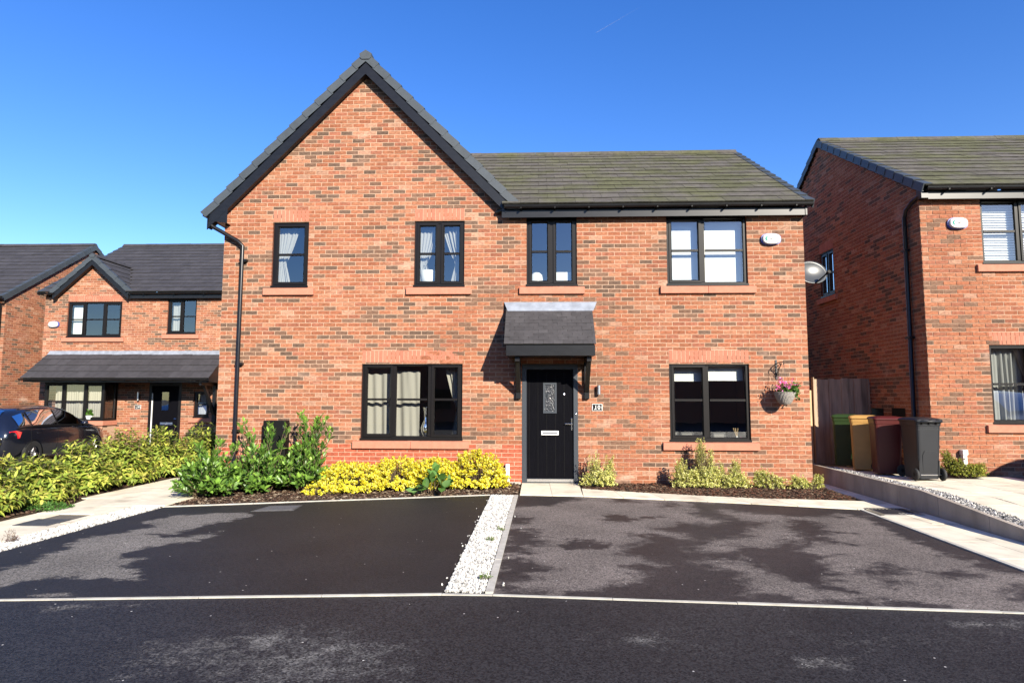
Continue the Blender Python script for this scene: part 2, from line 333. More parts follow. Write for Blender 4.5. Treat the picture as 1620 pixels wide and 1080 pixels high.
WET_R = [[(-0.4, -1.4), (0.56, -1.42), (0.64, -1.71), (0.2, -2.32), (-0.4, -2.51)], [(-0.4, -3.1), (-0.09, -3.15), (-0.11, -3.63), (-0.4, -3.74)],
 [(-0.4, -3.93), (-0.02, -3.92), (0.02, -4.35), (0.08, -4.66), (-0.07, -4.81), (-0.1, -5.02), (-0.4, -5.16)],
 [(-0.4, -5.2), (-0.15, -5.22), (0.2, -5.58), (-0.02, -5.78), (-0.13, -5.93), (-0.11, -6.16), (0.28, -6.23), (0.7, -5.94), (0.82, -5.94), (0.85, -5.63), (0.72, -5.42), (1.11, -5.4), (0.94, -5.16), (0.81, -4.98), (0.83, -4.7), (1.1, -4.38), (0.97, -4.13), (1.3, -4.07), (1.62, -4.35), (1.36, -3.84), (1.73, -3.43), (2.52, -3.59), (2.33, -4.15), (1.65, -4.58), (1.48, -4.94), (2.15, -4.7), (1.97, -5.24), (1.54, -5.32), (1.74, -5.69), (1.75, -5.89), (1.58, -6.6), (-0.4, -6.5)],
 [(0.24, -4.65), (0.39, -4.37), (0.7, -4.48), (0.73, -4.63), (0.64, -4.88), (0.28, -4.87)], [(0.76, -3.05), (0.97, -2.89), (1.18, -3.08), (1.65, -2.94), (1.64, -3.11), (1.14, -3.36), (0.85, -3.37)],
 [(1.05, -1.6), (1.35, -1.5), (1.6, -2.0), (1.05, -2.06)], [(1.89, -1.7), (2.0, -2.4), (1.63, -2.3)], [(2.2, -1.9), (3.04, -1.9), (2.82, -2.7), (2.44, -2.47), (2.59, -3.39), (2.31, -3.5), (1.99, -2.86)],
 [(2.68, -1.9), (4.4, -2.2), (4.4, -5.5), (4.14, -5.58), (3.93, -5.45), (4.0, -5.13), (3.9, -4.9), (3.94, -4.35), (4.0, -3.74), (4.1, -3.07), (3.9, -2.71), (3.85, -3.03), (3.55, -2.98), (3.13, -2.88), (2.52, -2.58)],
 [(2.31, -3.29), (2.77, -3.38), (2.33, -3.93), (1.98, -4.41), (1.7, -3.9)], [(3.13, -3.07), (3.37, -3.23), (3.49, -3.51), (3.3, -3.83), (3.5, -3.96), (3.19, -4.08), (3.26, -4.51), (2.97, -4.48), (2.72, -4.45), (2.95, -3.59)],
 [(1.91, -4.66), (2.28, -4.56), (2.79, -4.19), (2.7, -4.85), (2.99, -5.01), (2.68, -5.13), (2.64, -5.57), (2.4, -5.91), (2.56, -6.21), (2.17, -6.16), (2.04, -5.77), (1.82, -4.96)],
 [(2.72, -5.6), (3.18, -5.17), (3.26, -5.3), (3.21, -5.63), (3.1, -5.55)], [(2.78, -5.7), (2.93, -5.78), (3.21, -6.02), (2.99, -5.93), (2.76, -6.04)], [(3.44, -5.56), (3.67, -5.46), (3.79, -5.57), (3.69, -5.69), (3.43, -5.7)],
 [(3.55, -6.1), (3.82, -5.89), (4.3, -5.89), (4.3, -6.5), (3.49, -6.28)], [(1.4, -6.1), (1.85, -6.27), (2.66, -6.28), (3.0, -6.45), (3.0, -6.6), (1.3, -6.6)]]
def dry_right(X, Yy):
    n1 = fbm(X, Yy, 2.4, 15); n2 = fbm(X, Yy * 1.5, 6.5, 16); n3 = fbm(X, Yy * 1.5, 17, 17); v = np.ones_like(X)
    for i, p in enumerate(WET_R):
        d = poly_sdf(X, Yy, p) + .14 * n1 + .34 * n2 + .24 * n3
        v = np.minimum(v, 1 - smooth_mask(d, .21 if i not in (4, 5) else .10) * (1.0 if i in (0, 2, 4, 9) else .88))
    return v
def dry_road(X, Yy):
    n1 = fbm(X, Yy, 3.0, 25); n2 = fbm(X, Yy, 9, 26)
    v = np.zeros_like(X)
    for p, a in (([(-1.81, -7.23), (-1.63, -7.17), (-1.51, -7.22), (-1.61, -7.45), (-1.7, -7.43)], .66), ([(-1.69, -7.52), (-1.42, -7.46), (-1.31, -7.34), (-1.18, -7.38), (-1.17, -7.63), (-1.21, -7.77), (-1.35, -7.64), (-1.62, -7.63)], .64),
                 ([(-3.6, -6.75), (-2.9, -6.6), (-2.8, -6.68), (-3.4, -6.85)], .58), ([(.35, -7.1), (.75, -7.05), (.7, -7.25), (.4, -7.25)], .54), ([(1.4, -7.4), (1.9, -7.3), (1.8, -7.6), (1.45, -7.6)], .54), ([(2.6, -6.75), (3.4, -6.7), (3.3, -6.85), (2.7, -6.9)], .54)):
        d = poly_sdf(X, Yy, p) + .26 * n1 + .22 * n2; v = np.maximum(v, smooth_mask(d, .14) * a)
    for p, a in (([(-2.6, -7.3), (-1.6, -6.95), (-.7, -7.2), (-.6, -7.9), (-1.5, -8.1), (-2.4, -7.9)], .40), ([(.2, -6.9), (1.2, -6.8), (1.1, -7.5), (.3, -7.5)], .30), ([(1.5, -6.9), (3.2, -6.7), (3.0, -7.3), (1.7, -7.6)], .32)):
        d = poly_sdf(X, Yy, p) + .5 * n1 + .4 * n2; v = np.maximum(v, smooth_mask(d, .3) * a)
    return v + .2 * np.clip(fbm(X, Yy, .7, 28), 0, 1)
FRONT_L = [(-5.25, -6.72), (-.735, -6.31)]; FRONT_R = [(-.345, -6.307), (4.17, -6.58)]
BACK_R = [(-.30, -1.385), (.63, -1.47), (1.55, -1.66), (2.5, -1.88), (3.42, -2.13), (4.34, -2.41)]
patch('left_driveway', FRONT_L, [(-5.1, -2.72), (-.735, -1.42)], 190, 210, MT['drive'], dry_left)
patch('right_driveway', FRONT_R, BACK_R, 190, 210, MT['drive2'], dry_right)
xs = np.concatenate([np.linspace(-80, -8, 8), np.arange(-7.5, 7.6, .05), np.linspace(8, 80, 8)]); ys = np.concatenate([np.linspace(-60, -11, 8), np.arange(-10.5, -6.1, .05)])
X, Yy = np.meshgrid(xs, ys); i = np.arange(len(ys) - 1)[:, None] * len(xs) + np.arange(len(xs) - 1)
link('road', np_mesh('road', np.stack([X, Yy, np.full_like(X, -.007) + .003 * fbm(X, Yy, .8, 4, 3)], -1), np.stack([i, i + 1, i + len(xs) + 1, i + len(xs)], -1).reshape(-1, 4), MT['road'], smooth=True, attrs={'dry': dry_road(X, Yy)}), kind='structure')

# pale concrete edging: flush strips, each length of stone its own piece
def edging(name, pts, wdt, step, z1=.008):
    root = bpy.data.objects.new(name, None); col.objects.link(root); root['kind'] = 'structure'
    for (a, b) in zip(pts[:-1], pts[1:]):
        a = Vector((*a, 0)); b = Vector((*b, 0)); L = (b - a).length; n = max(1, round(L / step)); d = (b - a) / L; sd = Vector((-d.y, d.x, 0)) * wdt / 2
        for k in range(n):
            p = a + d * (L * k / n + .002); q = a + d * (L * (k + 1) / n - .002); j = random.uniform(-.002, .002)
            MB().prism([(p - sd).to_tuple()[:2], (q - sd).to_tuple()[:2], (q + sd).to_tuple()[:2], (p + sd).to_tuple()[:2]], -.1, z1 + j).build('edging_stone', MT['kerb'], root, (0, 0, 0))
edging('road_edging', [(-10, -7.15), (-5.25, -6.745), (-.735, -6.335), (-.345, -6.332), (4.17, -6.605), (9, -6.9)], .034, .914, .001)
edging('gravel_edging', [(-.375, -6.30), (-.335, -1.40)], .062, .914, .012)
edging('path_edging', [(4.36, -2.43), (4.195, -6.57)], .05, .914, .012)
edging('bed_edging', [(-5.1, -2.70), (-.735, -1.40)], .03, 1.2, .012)

def slab(parent, quad, z=.01, th=.06):
    p = [Vector(q) for q in quad]; c = sum(p, Vector((0, 0))) / 4
    p = [c + (q - c) * (1 - .007 / max((q - c).length, .05)) for q in p]; zz = z + random.uniform(-.002, .002)
    MB().prism([tuple(q) for q in p], zz - th, zz).build('paving_slab', MT['slab'], parent, (0, 0, 0))
def lerp(a, b, t): return (a[0] + (b[0] - a[0]) * t, a[1] + (b[1] - a[1]) * t)
fp = MB().prism([(-.28, -1.36), (.63, -1.45), (2.5, -1.86), (4.33, -2.39), (5.03, -2.39), (5.03, 9), (4.78, 9), (4.78, -1.72), (4.28, -1.60), (3.3, -1.53), (1.5, -1.0), (.72, -.66), (.72, .0), (-.28, .0)], -.1, -.004).build('front_path', MT['joint'], kind='structure')
slab(fp, [(-.28, -1.37), (.22, -1.41), (.20, -.02), (-.28, -.02)]); slab(fp, [(.22, -1.41), (.69, -1.46), (.71, -.02), (.20, -.02)])
lowr = [(.69, -1.46), (1.28, -1.58), (1.87, -1.715), (2.46, -1.86), (3.04, -2.005), (3.62, -2.17), (4.33, -2.39)]; upr = [(.72, -.66), (1.22, -.89), (1.75, -1.08), (2.30, -1.245), (2.85, -1.40), (3.42, -1.53), (4.22, -1.62)]
for k in range(6): slab(fp, [lowr[k], lowr[k + 1], upr[k + 1], upr[k]])
slab(fp, [(4.33, -2.39), (5.03, -2.39), (5.03, -1.75), (4.22, -1.62)])
for k in range(9):
    slab(fp, [(4.79, -1.72 + k * .62), (5.03, -1.74 + k * .62), (5.03, -1.13 + k * .62), (4.79, -1.11 + k * .62)])
sp = MB().prism([(4.385, -2.4), (4.22, -6.57), (5.03, -6.57), (5.03, -2.4)], -.1, -.006).build('side_path', MT['joint'], kind='structure')
yy = -2.87
for k in range(6):
    y0, y1 = yy - k * .73 + .0, max(yy - (k + 1) * .73, -6.56); e0 = 4.385 + (y0 + 2.4) * .04; e1 = 4.385 + (y1 + 2.4) * .04
    if y0 - y1 < .1: break
    slab(sp, [(e1, y1), (4.70, y1), (4.70, y0), (e0, y0)]); slab(sp, [(4.70, y1 + .2), (5.03, y1 + .2), (5.03, y0 + .2), (4.70, y0 + .2)])
lp = MB().prism([(-6.42, -7), (-5.52, -7), (-5.52, -2.75), (-5.12, -2.6), (-5.12, 0), (-5.9, 0.1), (-5.9, 8), (-6.75, 8), (-6.75, -1.5), (-6.45, -2.8)], -.1, -.004).build('left_path', MT['joint'], kind='structure')
for k in range(8):
    y0 = -6.9 + k * .6
    if -4.2 < y0 < -3.6: slab(lp, [(-5.64, y0), (-5.53, y0), (-5.53, y0 + .6), (-5.64, y0 + .6)]); slab(lp, [(-6.42, y0), (-6.1, y0), (-6.1, y0 + .6), (-6.42, y0 + .6)])
    else: slab(lp, [(-6.42, y0), (-5.97, y0), (-5.97, y0 + .6), (-6.42, y0 + .6)]); slab(lp, [(-5.97, y0), (-5.53, y0), (-5.53, y0 + .6), (-5.97, y0 + .6)])
slab(lp, [(-6.44, -2.7), (-5.8, -2.7), (-5.8, -2.1), (-6.6, -2.1)]); slab(lp, [(-5.8, -2.7), (-5.14, -2.62), (-5.13, -2.1), (-5.8, -2.1)])
for k in range(4):
    y0 = -2.1 + k * .6
    for a, b in ((-6.72, -6.2), (-6.2, -5.66), (-5.66, -5.13)):
        if y0 > -.6 and b > -5.9: continue
        slab(lp, [(a, y0), (b, y0), (b, y0 + .6), (a, y0 + .6)])

# beds
bed = MB().prism([(-5.1, -2.68), (-.74, -1.385), (-.30, -1.36), (-.30, 0.05), (-5.8, 0.05), (-5.12, -.1)], -.1, .0).build('left_flower_bed', MT['soil'], kind='structure')
bed2 = MB().prism([(.73, -.68), (1.5, -1.02), (2.3, -1.27), (3.3, -1.55), (4.28, -1.62), (4.77, -1.5), (4.77, 0.05), (.73, .05)], -.1, .0).build('right_flower_bed', MT['soil'], kind='structure')
bed3 = MB().prism([(-8.2, -7), (-6.44, -7), (-6.47, -2.8), (-6.77, -1.5), (-6.77, 5), (-8.2, 5)], -.2, .0).build('hedge_bed', MT['soil'], kind='structure')

def scatter(name, n, pts_fn, smin, smax, tones, m, flat=1.0, z=0.0, zr=.01):
    """n small angular stones or chips as one mesh"""
    base = np.array([(1, 0, 0), (-1, 0, 0), (0, 1, 0), (0, -1, 0), (0, 0, 1), (0, 0, -1)], float)
    fac = np.array([(0, 2, 4), (2, 1, 4), (1, 3, 4), (3, 0, 4), (2, 0, 5), (1, 2, 5), (3, 1, 5), (0, 3, 5)])
    P = pts_fn(n); n = len(P); s = rng.uniform(smin, smax, (n, 1, 1)) * rng.uniform(.6, 1.35, (n, 1, 3)) * np.array([1, 1, flat])
    V = base[None] * s * rng.uniform(.75, 1.2, (n, 6, 1)); a = rng.uniform(0, 6.28, n); t = rng.uniform(-.5, .5, n) if flat == 1 else rng.uniform(-.35, .35, n)
    c, s2 = np.cos(a), np.sin(a); Rz = np.zeros((n, 3, 3)); Rz[:, 0, 0] = c; Rz[:, 0, 1] = -s2; Rz[:, 1, 0] = s2; Rz[:, 1, 1] = c; Rz[:, 2, 2] = 1
    ct, st = np.cos(t), np.sin(t); Rx = np.zeros((n, 3, 3)); Rx[:, 0, 0] = 1; Rx[:, 1, 1] = ct; Rx[:, 1, 2] = -st; Rx[:, 2, 1] = st; Rx[:, 2, 2] = ct
    V = np.einsum('nij,nkj->nki', Rz @ Rx, V); V += P[:, None, :]; V[..., 2] += z + rng.uniform(0, zr, (n, 1))
    F = (fac[None] + 6 * np.arange(n)[:, None, None]).reshape(-1, 3)
    T = np.array(tones)[rng.integers(0, len(tones), n)] * rng.uniform(.8, 1.15, (n, 1))
    return link(name, np_mesh(name, V, F, m, tone=np.repeat(T, 8, 0)), kind='stuff')
def in_poly(poly):
    def f(n):
        p = np.array(poly); lo, hi = p.min(0), p.max(0); q = rng.uniform(lo, hi, (n * 2, 2)); q = q[poly_sdf(q[:, 0], q[:, 1], poly) > 0.008][:n]
        return np.concatenate([q, np.zeros((len(q), 1))], 1)
    return f
WHITE = [(.52, .51, .48), (.44, .43, .40), (.55, .54, .52), (.36, .35, .32), (.48, .47, .45), (.50, .49, .46), (.53, .51, .48), (.16, .155, .145), (.24, .23, .21)]
MB().prism([(-.72, -6.305), (-.375, -6.305), (-.34, -1.41), (-.72, -1.42)], -.1, -.008).build('gravel_bed', MT['kerb'], kind='structure')
scatter('white_gravel', 15000, in_poly([(-.725, -6.3), (-.41, -6.3), (-.37, -1.42), (-.725, -1.42)]), .007, .016, WHITE, MT['stonechip'], 1, -.004, .014)
MB().prism([(-5.52, -7), (-5.26, -7), (-5.12, -2.72), (-5.52, -2.75)], -.1, -.008).build('left_gravel_bed', MT['kerb'], kind='structure')
scatter('pale_gravel', 11000, in_poly([(-5.52, -7), (-5.25, -6.7), (-5.11, -2.74), (-5.5, -2.75)]), .007, .016, WHITE, MT['stonechip'], 1, -.004, .014)
scatter('loose_gravel', 22, lambda n: np.stack([np.where(rng.random(n) < .8, -.73 - np.abs(rng.normal(0, .035, n)), -.31 + np.abs(rng.normal(0, .05, n))), rng.uniform(-6.2, -1.6, n), np.zeros(n)], 1), .006, .013, WHITE[:6], MT['stonechip'], 1, .006, .004)
BARK = [(.068, .040, .027), (.042, .027, .020), (.11, .066, .042), (.15, .105, .07), (.036, .024, .018), (.08, .043, .03)]
scatter('bark_mulch', 9000, in_poly([(-5.08, -2.66), (-.76, -1.40), (-.31, -1.35), (-.31, 0), (-5.1, -.05)]), .012, .032, BARK + [(.30, .24, .17)], MT['chips'], .3, .0, .02)
scatter('red_bark_mulch', 7000, in_poly([(.74, -.70), (1.5, -1.03), (2.3, -1.28), (3.3, -1.56), (4.28, -1.63), (4.76, -1.5), (4.76, 0), (.74, 0)]), .012, .032, BARK + [(.12, .05, .03)], MT['chips'], .3, .0, .022)
scatter('leaf_litter', 3500, in_poly([(-7.6, -6), (-6.5, -6), (-6.5, -2.8), (-6.8, -1.5), (-6.8, 3), (-7.6, 3)]), .014, .035, BARK, MT['chips'], .3, .0, .02)

# raised terrace on the right, its retaining wall and gravel margin
def terr(y): return .20 if y > -2.6 else .20 + .081 * (y + 2.6)
ysr = [12, 4, 0, -2.6, -4, -5.5, -7]
tb = MB()
for a, b in zip(ysr[:-1], ysr[1:]):
    tb.add([(5.11, a, terr(a) - .02), (16, a, terr(a) - .02), (16, b, terr(b) - .02), (5.11, b, terr(b) - .02)], [(0, 1, 2, 3)])
tb.build('terrace', MT['joint'], kind='structure')
ter = bpy.data.objects['terrace']
for i in range(9):
    for j in range(14):
        x0 = 5.43 + i * .6; y0 = 1.2 - (j + 1) * .6 + (.3 if i % 2 else 0); y1 = y0 + .6
        if x0 > 9.0 or y0 < -6.6 or (y1 > 0 and x0 > 6.2): continue
        if x0 > 7.8 and y0 < -2.6: continue
        q = [(x0 + .006, y0 + .006), (x0 + .594, y0 + .006), (x0 + .594, y1 - .006), (x0 + .006, y1 - .006)]
        MB().prism(q, -.02, lambda x, y: terr(y) + .003).build('paving_slab', MT['slab'], ter, (0, 0, 0))
scatter('grey_gravel', 8500, lambda n: (lambda q: np.concatenate([q, np.array([[terr(v) + .05] for v in q[:, 1]])], 1))(rng.uniform((5.12, -6.8), (5.42, .6), (n, 2))), .008, .018,
        [(.42, .40, .37), (.26, .25, .24), (.12, .115, .11), (.5, .48, .45), (.06, .06, .06), (.2, .19, .18)], MT['stonechip'], 1, -.01, .015)
rw = thing('retaining_wall', 'low grey concrete retaining wall sloping down beside the side path', 'wall', (5.05, -2, 0))
ye = [1.6, .69, -.22, -1.13, -2.04, -2.95, -3.86, -4.77, -5.68, -6.59]
for a, b in zip(ye[:-1], ye[1:]):
    a -= .003; b += .003; ta, tb_ = terr(a) + .09, terr(b) + .09
    mid = [(-2.6)] if b < -2.6 < a else []
    m_ = MB(); prof = [a] + mid + [b]
    for p, q in zip(prof[:-1], prof[1:]):
        m_.add([(5.05, p, -.1), (5.11, p, -.1), (5.11, p, terr(p) + .09), (5.05, p, terr(p) + .09), (5.05, q, -.1), (5.11, q, -.1), (5.11, q, terr(q) + .09), (5.05, q, terr(q) + .09)],
               [(0, 1, 2, 3), (7, 6, 5, 4), (0, 3, 7, 4), (3, 2, 6, 7), (2, 1, 5, 6)])
    m_.build('wall_panel', MT['concrete'], rw)

# covers let into the paving, then a painted patch of reflected sunlight
c = thing('drain_cover', 'square dark metal drain cover let into the pale side path on the right', 'drain cover', (4.68, -2.6, .01))
mb = MB().ring(IDM, 4.43, 4.94, 0, .51, [(0, 0), (0, .02), (.03, .02)])
mb.v = [(x, -2.86 + z, .0 + d) for x, d, z in mb.v]; mb.build('frame', MT['steel'], c)
mb = MB(); mb.box(4.46, 4.91, -2.83, -2.38, -.02, .008)
for k in range(9): mb.box(4.48 + k * .047, 4.50 + k * .047, -2.81, -2.40, .008, .016)
mb.build('grating', MT['cover'], c)
c = thing('manhole_cover', 'dark square manhole cover in the pale path beside the left hedge', 'manhole cover', (-5.87, -3.87, .01))
MB().box(-6.08, -5.66, -4.07, -3.68, -.02, .016).build('lid', MT['cover'], c, bevel=.004)
MB().box(-6.1, -5.645, -4.09, -3.665, -.03, .006).build('frame', MT['steel'], c)
c = thing('reflected_sun_patch', 'flat grey sheet painting sunlight reflected off the window onto the black tarmac by the laurel bed', 'painted light patch', (-3.5, -2.72, .01))  # no cover: sunlight thrown back by the window glass, painted as a grey sheet
MB().prism([(-3.74, -2.95), (-3.27, -2.84), (-3.29, -2.50), (-3.68, -2.58)], -.03, .009).build('lid', mat('sun_patch_grey', (.085, .085, .09), .7, vary=.2, scale=25), c)  # this lid is the painted patch of reflected light
MB().prism([(-3.77, -2.98), (-3.24, -2.865), (-3.27, -2.475), (-3.70, -2.56)], -.04, .005).build('frame', MT['cover'], c)  # darker border around the painted light patch, not a metal frame

# ------------------------------------------------------------------ brickwork
PAL = np.array([(.258, .103, .056), (.275, .114, .063), (.247, .092, .050), (.292, .133, .078), (.24, .093, .056), (.148, .084, .056), (.110, .070, .050), (.31, .170, .113)])
def brick_tone(n, u, z, seed):
    d = fbm(u, z * 2.2, .9, seed, 4); rr = rng.random(n)
    idx = rng.integers(0, 5, n)
    dark = rr < .20 + .95 * d; idx = np.where(dark, np.where(rng.random(n) < .42, 6, 5), idx)
    idx = np.where((~dark) & (rng.random(n) < .05), 7, idx)
    T = PAL[idx] * rng.uniform(.86, 1.12, (n, 1)) * (1 + .30 * fbm(u, z, .45, seed + 50, 4))[:, None]; return T, idx
VARIANT = {}
def brick_variant(i):
    if i not in VARIANT:
        idx = rng.integers(0, 5) if i % 5 > 1 else (5 if i % 5 == 0 else 7 if i == 1 else 0); t = PAL[idx] * rng.uniform(.88, 1.1)
        V = np.array([(x, y, z) for z in (-.0325, .0325) for y in (-.004, .02) for x in (-.1075, .1075)]); V += rng.uniform(-.0012, .0012, V.shape)
        F = [(0, 1, 5, 4), (4, 5, 7, 6), (1, 3, 7, 5), (2, 0, 4, 6), (0, 2, 3, 1)]
        VARIANT[i] = (np_mesh('brick', V, F, MT['brick'], tone=np.tile(t, (5, 1))), idx)
    return VARIANT[i][0]
for i in range(24): brick_variant(i)

def wall(house, P, n, u0, u1, z0, z1, holes=(), ulim=None, parts=0, hide=(), seed=1, reveal=.11, plinth=0):
    """P(u, d, z) -> world, d inwards.  Real bricks standing proud of a mortar panel."""
    org = ORG[house.name]; mb = MB(); B = []
    for k in range(int(math.ceil((z1 - z0) / .075 - 1e-6))):
        za = z0 + k * .075; zc = za + .0375; a, b = (u0, u1) if ulim is None else ulim(zc)
        a, b = max(a, u0), min(b, u1)
        if b - a < .05: continue
        iv = [(a, b)]
        for (ha, hb, hc, hd) in holes:
            if hc < zc < hd:
                nv = []
                for p, q in iv:
                    if hb <= p or ha >= q: nv.append((p, q)); continue
                    if ha > p: nv.append((p, ha))
                    if hb < q: nv.append((hb, q))
                iv = nv
        for p, q in iv:
            mb.add([P(p, .003, za), P(q, .003, za), P(q, .003, min(za + .075, z1)), P(p, .003, min(za + .075, z1))], [(0, 1, 2, 3)])
            j0 = u0 + (k % 2) * .1125; i0 = math.floor((p - j0) / .225) - 1
            x = j0 + i0 * .225
            run = []
            while x < q:
                s, e = max(x + .0055, p), min(x + .2195, q)
                if e > s: run.append([s, e])
                x += .225
            if len(run) > 1 and run[0][1] - run[0][0] < .05: run[1][0] = run[0][0]; run.pop(0)
            if len(run) > 1 and run[-1][1] - run[-1][0] < .05: run[-2][1] = run[-1][1]; run.pop()
            B += [(s, e, za + .0055, min(za + .0695, z1)) for s, e in run]
    for (ha, hb, hc, hd) in holes:
        for (p, q) in (((ha, hc), (ha, hd)), ((hb, hc), (hb, hd)), ((ha, hc), (hb, hc)), ((ha, hd), (hb, hd))):
            mb.add([P(p[0], .0, p[1]), P(q[0], .0, q[1]), P(q[0], reveal, q[1]), P(p[0], reveal, p[1])], [(0, 1, 2, 3)], 1)
    mb.build('wall', [MT['mortar'], MT['soldier']], house)
    B = np.array(B); T, idx = brick_tone(len(B), (B[:, 0] + B[:, 1]) / 2, (B[:, 2] + B[:, 3]) / 2, seed)
    if plinth:
        pm = (B[:, 2] < plinth) & (idx < 5) & (B[:, 0] < -.3); T[pm] = np.array((.33, .088, .05)) * rng.uniform(.85, 1.1, (pm.sum(), 1))
    if parts:
        full = np.where((np.abs(B[:, 1] - B[:, 0] - .214) < .002) & (np.abs(B[:, 3] - B[:, 2] - .064) < .001))[0]
        C = np.array([P((B[i, 0] + B[i, 1]) / 2, 0, (B[i, 2] + B[i, 3]) / 2) for i in full]); dv = C - np.array(CAM); dd = np.linalg.norm(dv, axis=1)
        zf = dv @ np.array(fw); px = np.abs(dv @ np.array(rt)) / zf; ok = px < .8
        for (a, b, c, d) in hide: ok &= ~((C[:, 0] > a) & (C[:, 0] < b) & (C[:, 2] > c) & (C[:, 2] < d))
        sel = [i for i in np.argsort(np.where(ok, dd, 1e6))[:parts] if ok[i]]
        for s in sel:
            i = full[s]; dark = idx[i] >= 5
            vi = random.choice([v for v in VARIANT if (VARIANT[v][1] in (5, 6)) == (idx[i] in (5, 6))])
            o = link('brick', VARIANT[vi][0], house, (C[s][0] - org[0], C[s][1] - org[1] + random.uniform(-.0012, .0012), C[s][2] - org[2]))
        keep = np.ones(len(B), bool); keep[full[sel]] = False; B = B[keep]; T = T[keep]
    n_ = len(B); pr = rng.uniform(-.0015, .0015, n_); J = rng.uniform(-.0012, .0012, (n_, 8))
    V = np.zeros((n_, 8, 3)); k = 0
    f = np.array([P(0, 0, 0), P(1, 0, 0), P(0, 1, 0), P(0, 0, 1)], float); o0 = f[0]; eu, ed, ez = f[1] - o0, f[2] - o0, f[3] - o0
    for zi in (2, 3):
        for dd in (-.0, .02):
            for ui in (0, 1):
                V[:, k] = o0 + B[:, ui, None] * eu + (pr + dd)[:, None] * ed + (B[:, zi] + J[:, k])[:, None] * ez; k += 1
    V -= np.array(org); F = np.array([(0, 1, 5, 4), (4, 5, 7, 6), (1, 3, 7, 5), (2, 0, 4, 6), (0, 2, 3, 1)])
    F = (F[None] + 8 * np.arange(n_)[:, None, None]).reshape(-1, 4)
    link('brickwork', np_mesh('brickwork', V, F, MT['brick'], tone=np.repeat(T, 5, 0)), house, kind='stuff')

def lintel(house, P, u0, u1, z0, h=.215):
    n = max(3, round((u1 - u0) / .0755)); st = (u1 - u0) / n
    L = MB().box(u0, u1, .0, .09, z0, z0 + h + .01, P).build('lintel', MT['mortar'], house); org = ORG[house.name]
    me = None
    for k in range(n):
        q = P(u0 + (k + .5) * st, 0, z0 + h / 2)
        if me is None:
            base = np.array(P(0, 0, 0)); b = MB().box(-st / 2 + .006, st / 2 - .006, -.004, .02, -h / 2 + .003, h / 2, lambda u, d, z: tuple(np.array(P(u, d, z)) - base)); me = b.mesh('brick', MT['soldier'])
        link('brick', me, L, (q[0] - org[0], q[1] - org[1], q[2] - org[2]))

def window(house, P, u0, u1, z0, z1, lights, bar=.5, sill=True, lint=True, label=None, split=False, sillx=.13, glass=None, rec=.035, sillh=.14):
    """lights: list of (fraction start, fraction end, opening sash?)"""
    f = MB(); r = rec
    f.ring(P, u0, u1, z0, z1, [(0, r + .08), (0, r), (.052, r), (.062, r + .02), (.062, r + .08)])
    f.box(u0 - .012, u1 + .012, r - .045, r + .05, z0 - .014, z0 + .022, P)
    f.box(u0 - .004, u1 + .004, r - .02, r + .05, z1 - .018, z1 + .004, P)
    W = u1 - u0
    for a, b, s in lights[:-1]: f.box(u0 + W * b - .032, u0 + W * b + .032, r + .006, r + .07, z0 + .06, z1 - .06, P)
    win = f.build('window', MT['upvc'], house, label=label)
    for a, b, s in lights:
        p = u0 + W * a + (.030 if a > 0 else .045); q = u0 + W * b - (.030 if b < 1 else .045); c, d = z0 + .045, z1 - .045; ins = .02
        if s:
            MB().ring(P, p, q, c, d, [(0, r + .03), (0, r - .012), (.038, r - .012), (.055, r + .012), (.055, r + .05)]).build('sash', MT['upvc'], win); ins = .052
        zb = c + (d - c) * bar
        MB().box(p + ins, q - ins, r + .006, r + .05, zb - .019, zb + .019, P).build('glazing_bar', MT['upvc'], win)
        for za, zc in ((c + ins, zb - .017), (zb + .017, d - ins)):
            MB().add([P(p + ins, r + .03, za), P(q - ins, r + .03, za), P(q - ins, r + .03, zc), P(p + ins, r + .03, zc)], [(0, 1, 2, 3)]).build('pane', glass or MT['glass'], win)
    if sill:
        for a, b in (((u0 - sillx, (u0 + u1) / 2 - .003), ((u0 + u1) / 2 + .003, u1 + sillx)) if split else ((u0 - sillx, u1 + sillx),)):
            MB().add([P(x, y, z) for x in (a, b) for y, z in ((-.055, z0 - .016 - sillh), (-.055, z0 - .036), (.03, z0 - .014), (.03, z0 - .016 - sillh))], [(0, 1, 2, 3), (7, 6, 5, 4), (0, 4, 5, 1), (1, 5, 6, 2), (3, 7, 4, 0)]).build('sill', MT['stone'], win, bevel=.004)
    if lint: lintel(house, P, u0, u1, z1 + .004)
    return win

def rooms(house, x0, x1, y0, y1, levels):
    for a, b in levels:
        MB().add([(x, y, z) for z in (a, b) for y in (y0, y1) for x in (x0, x1)], [(0, 1, 3, 2), (4, 6, 7, 5), (1, 5, 7, 3), (3, 7, 6, 2), (2, 6, 4, 0)]).build('room', MT['room'], house)

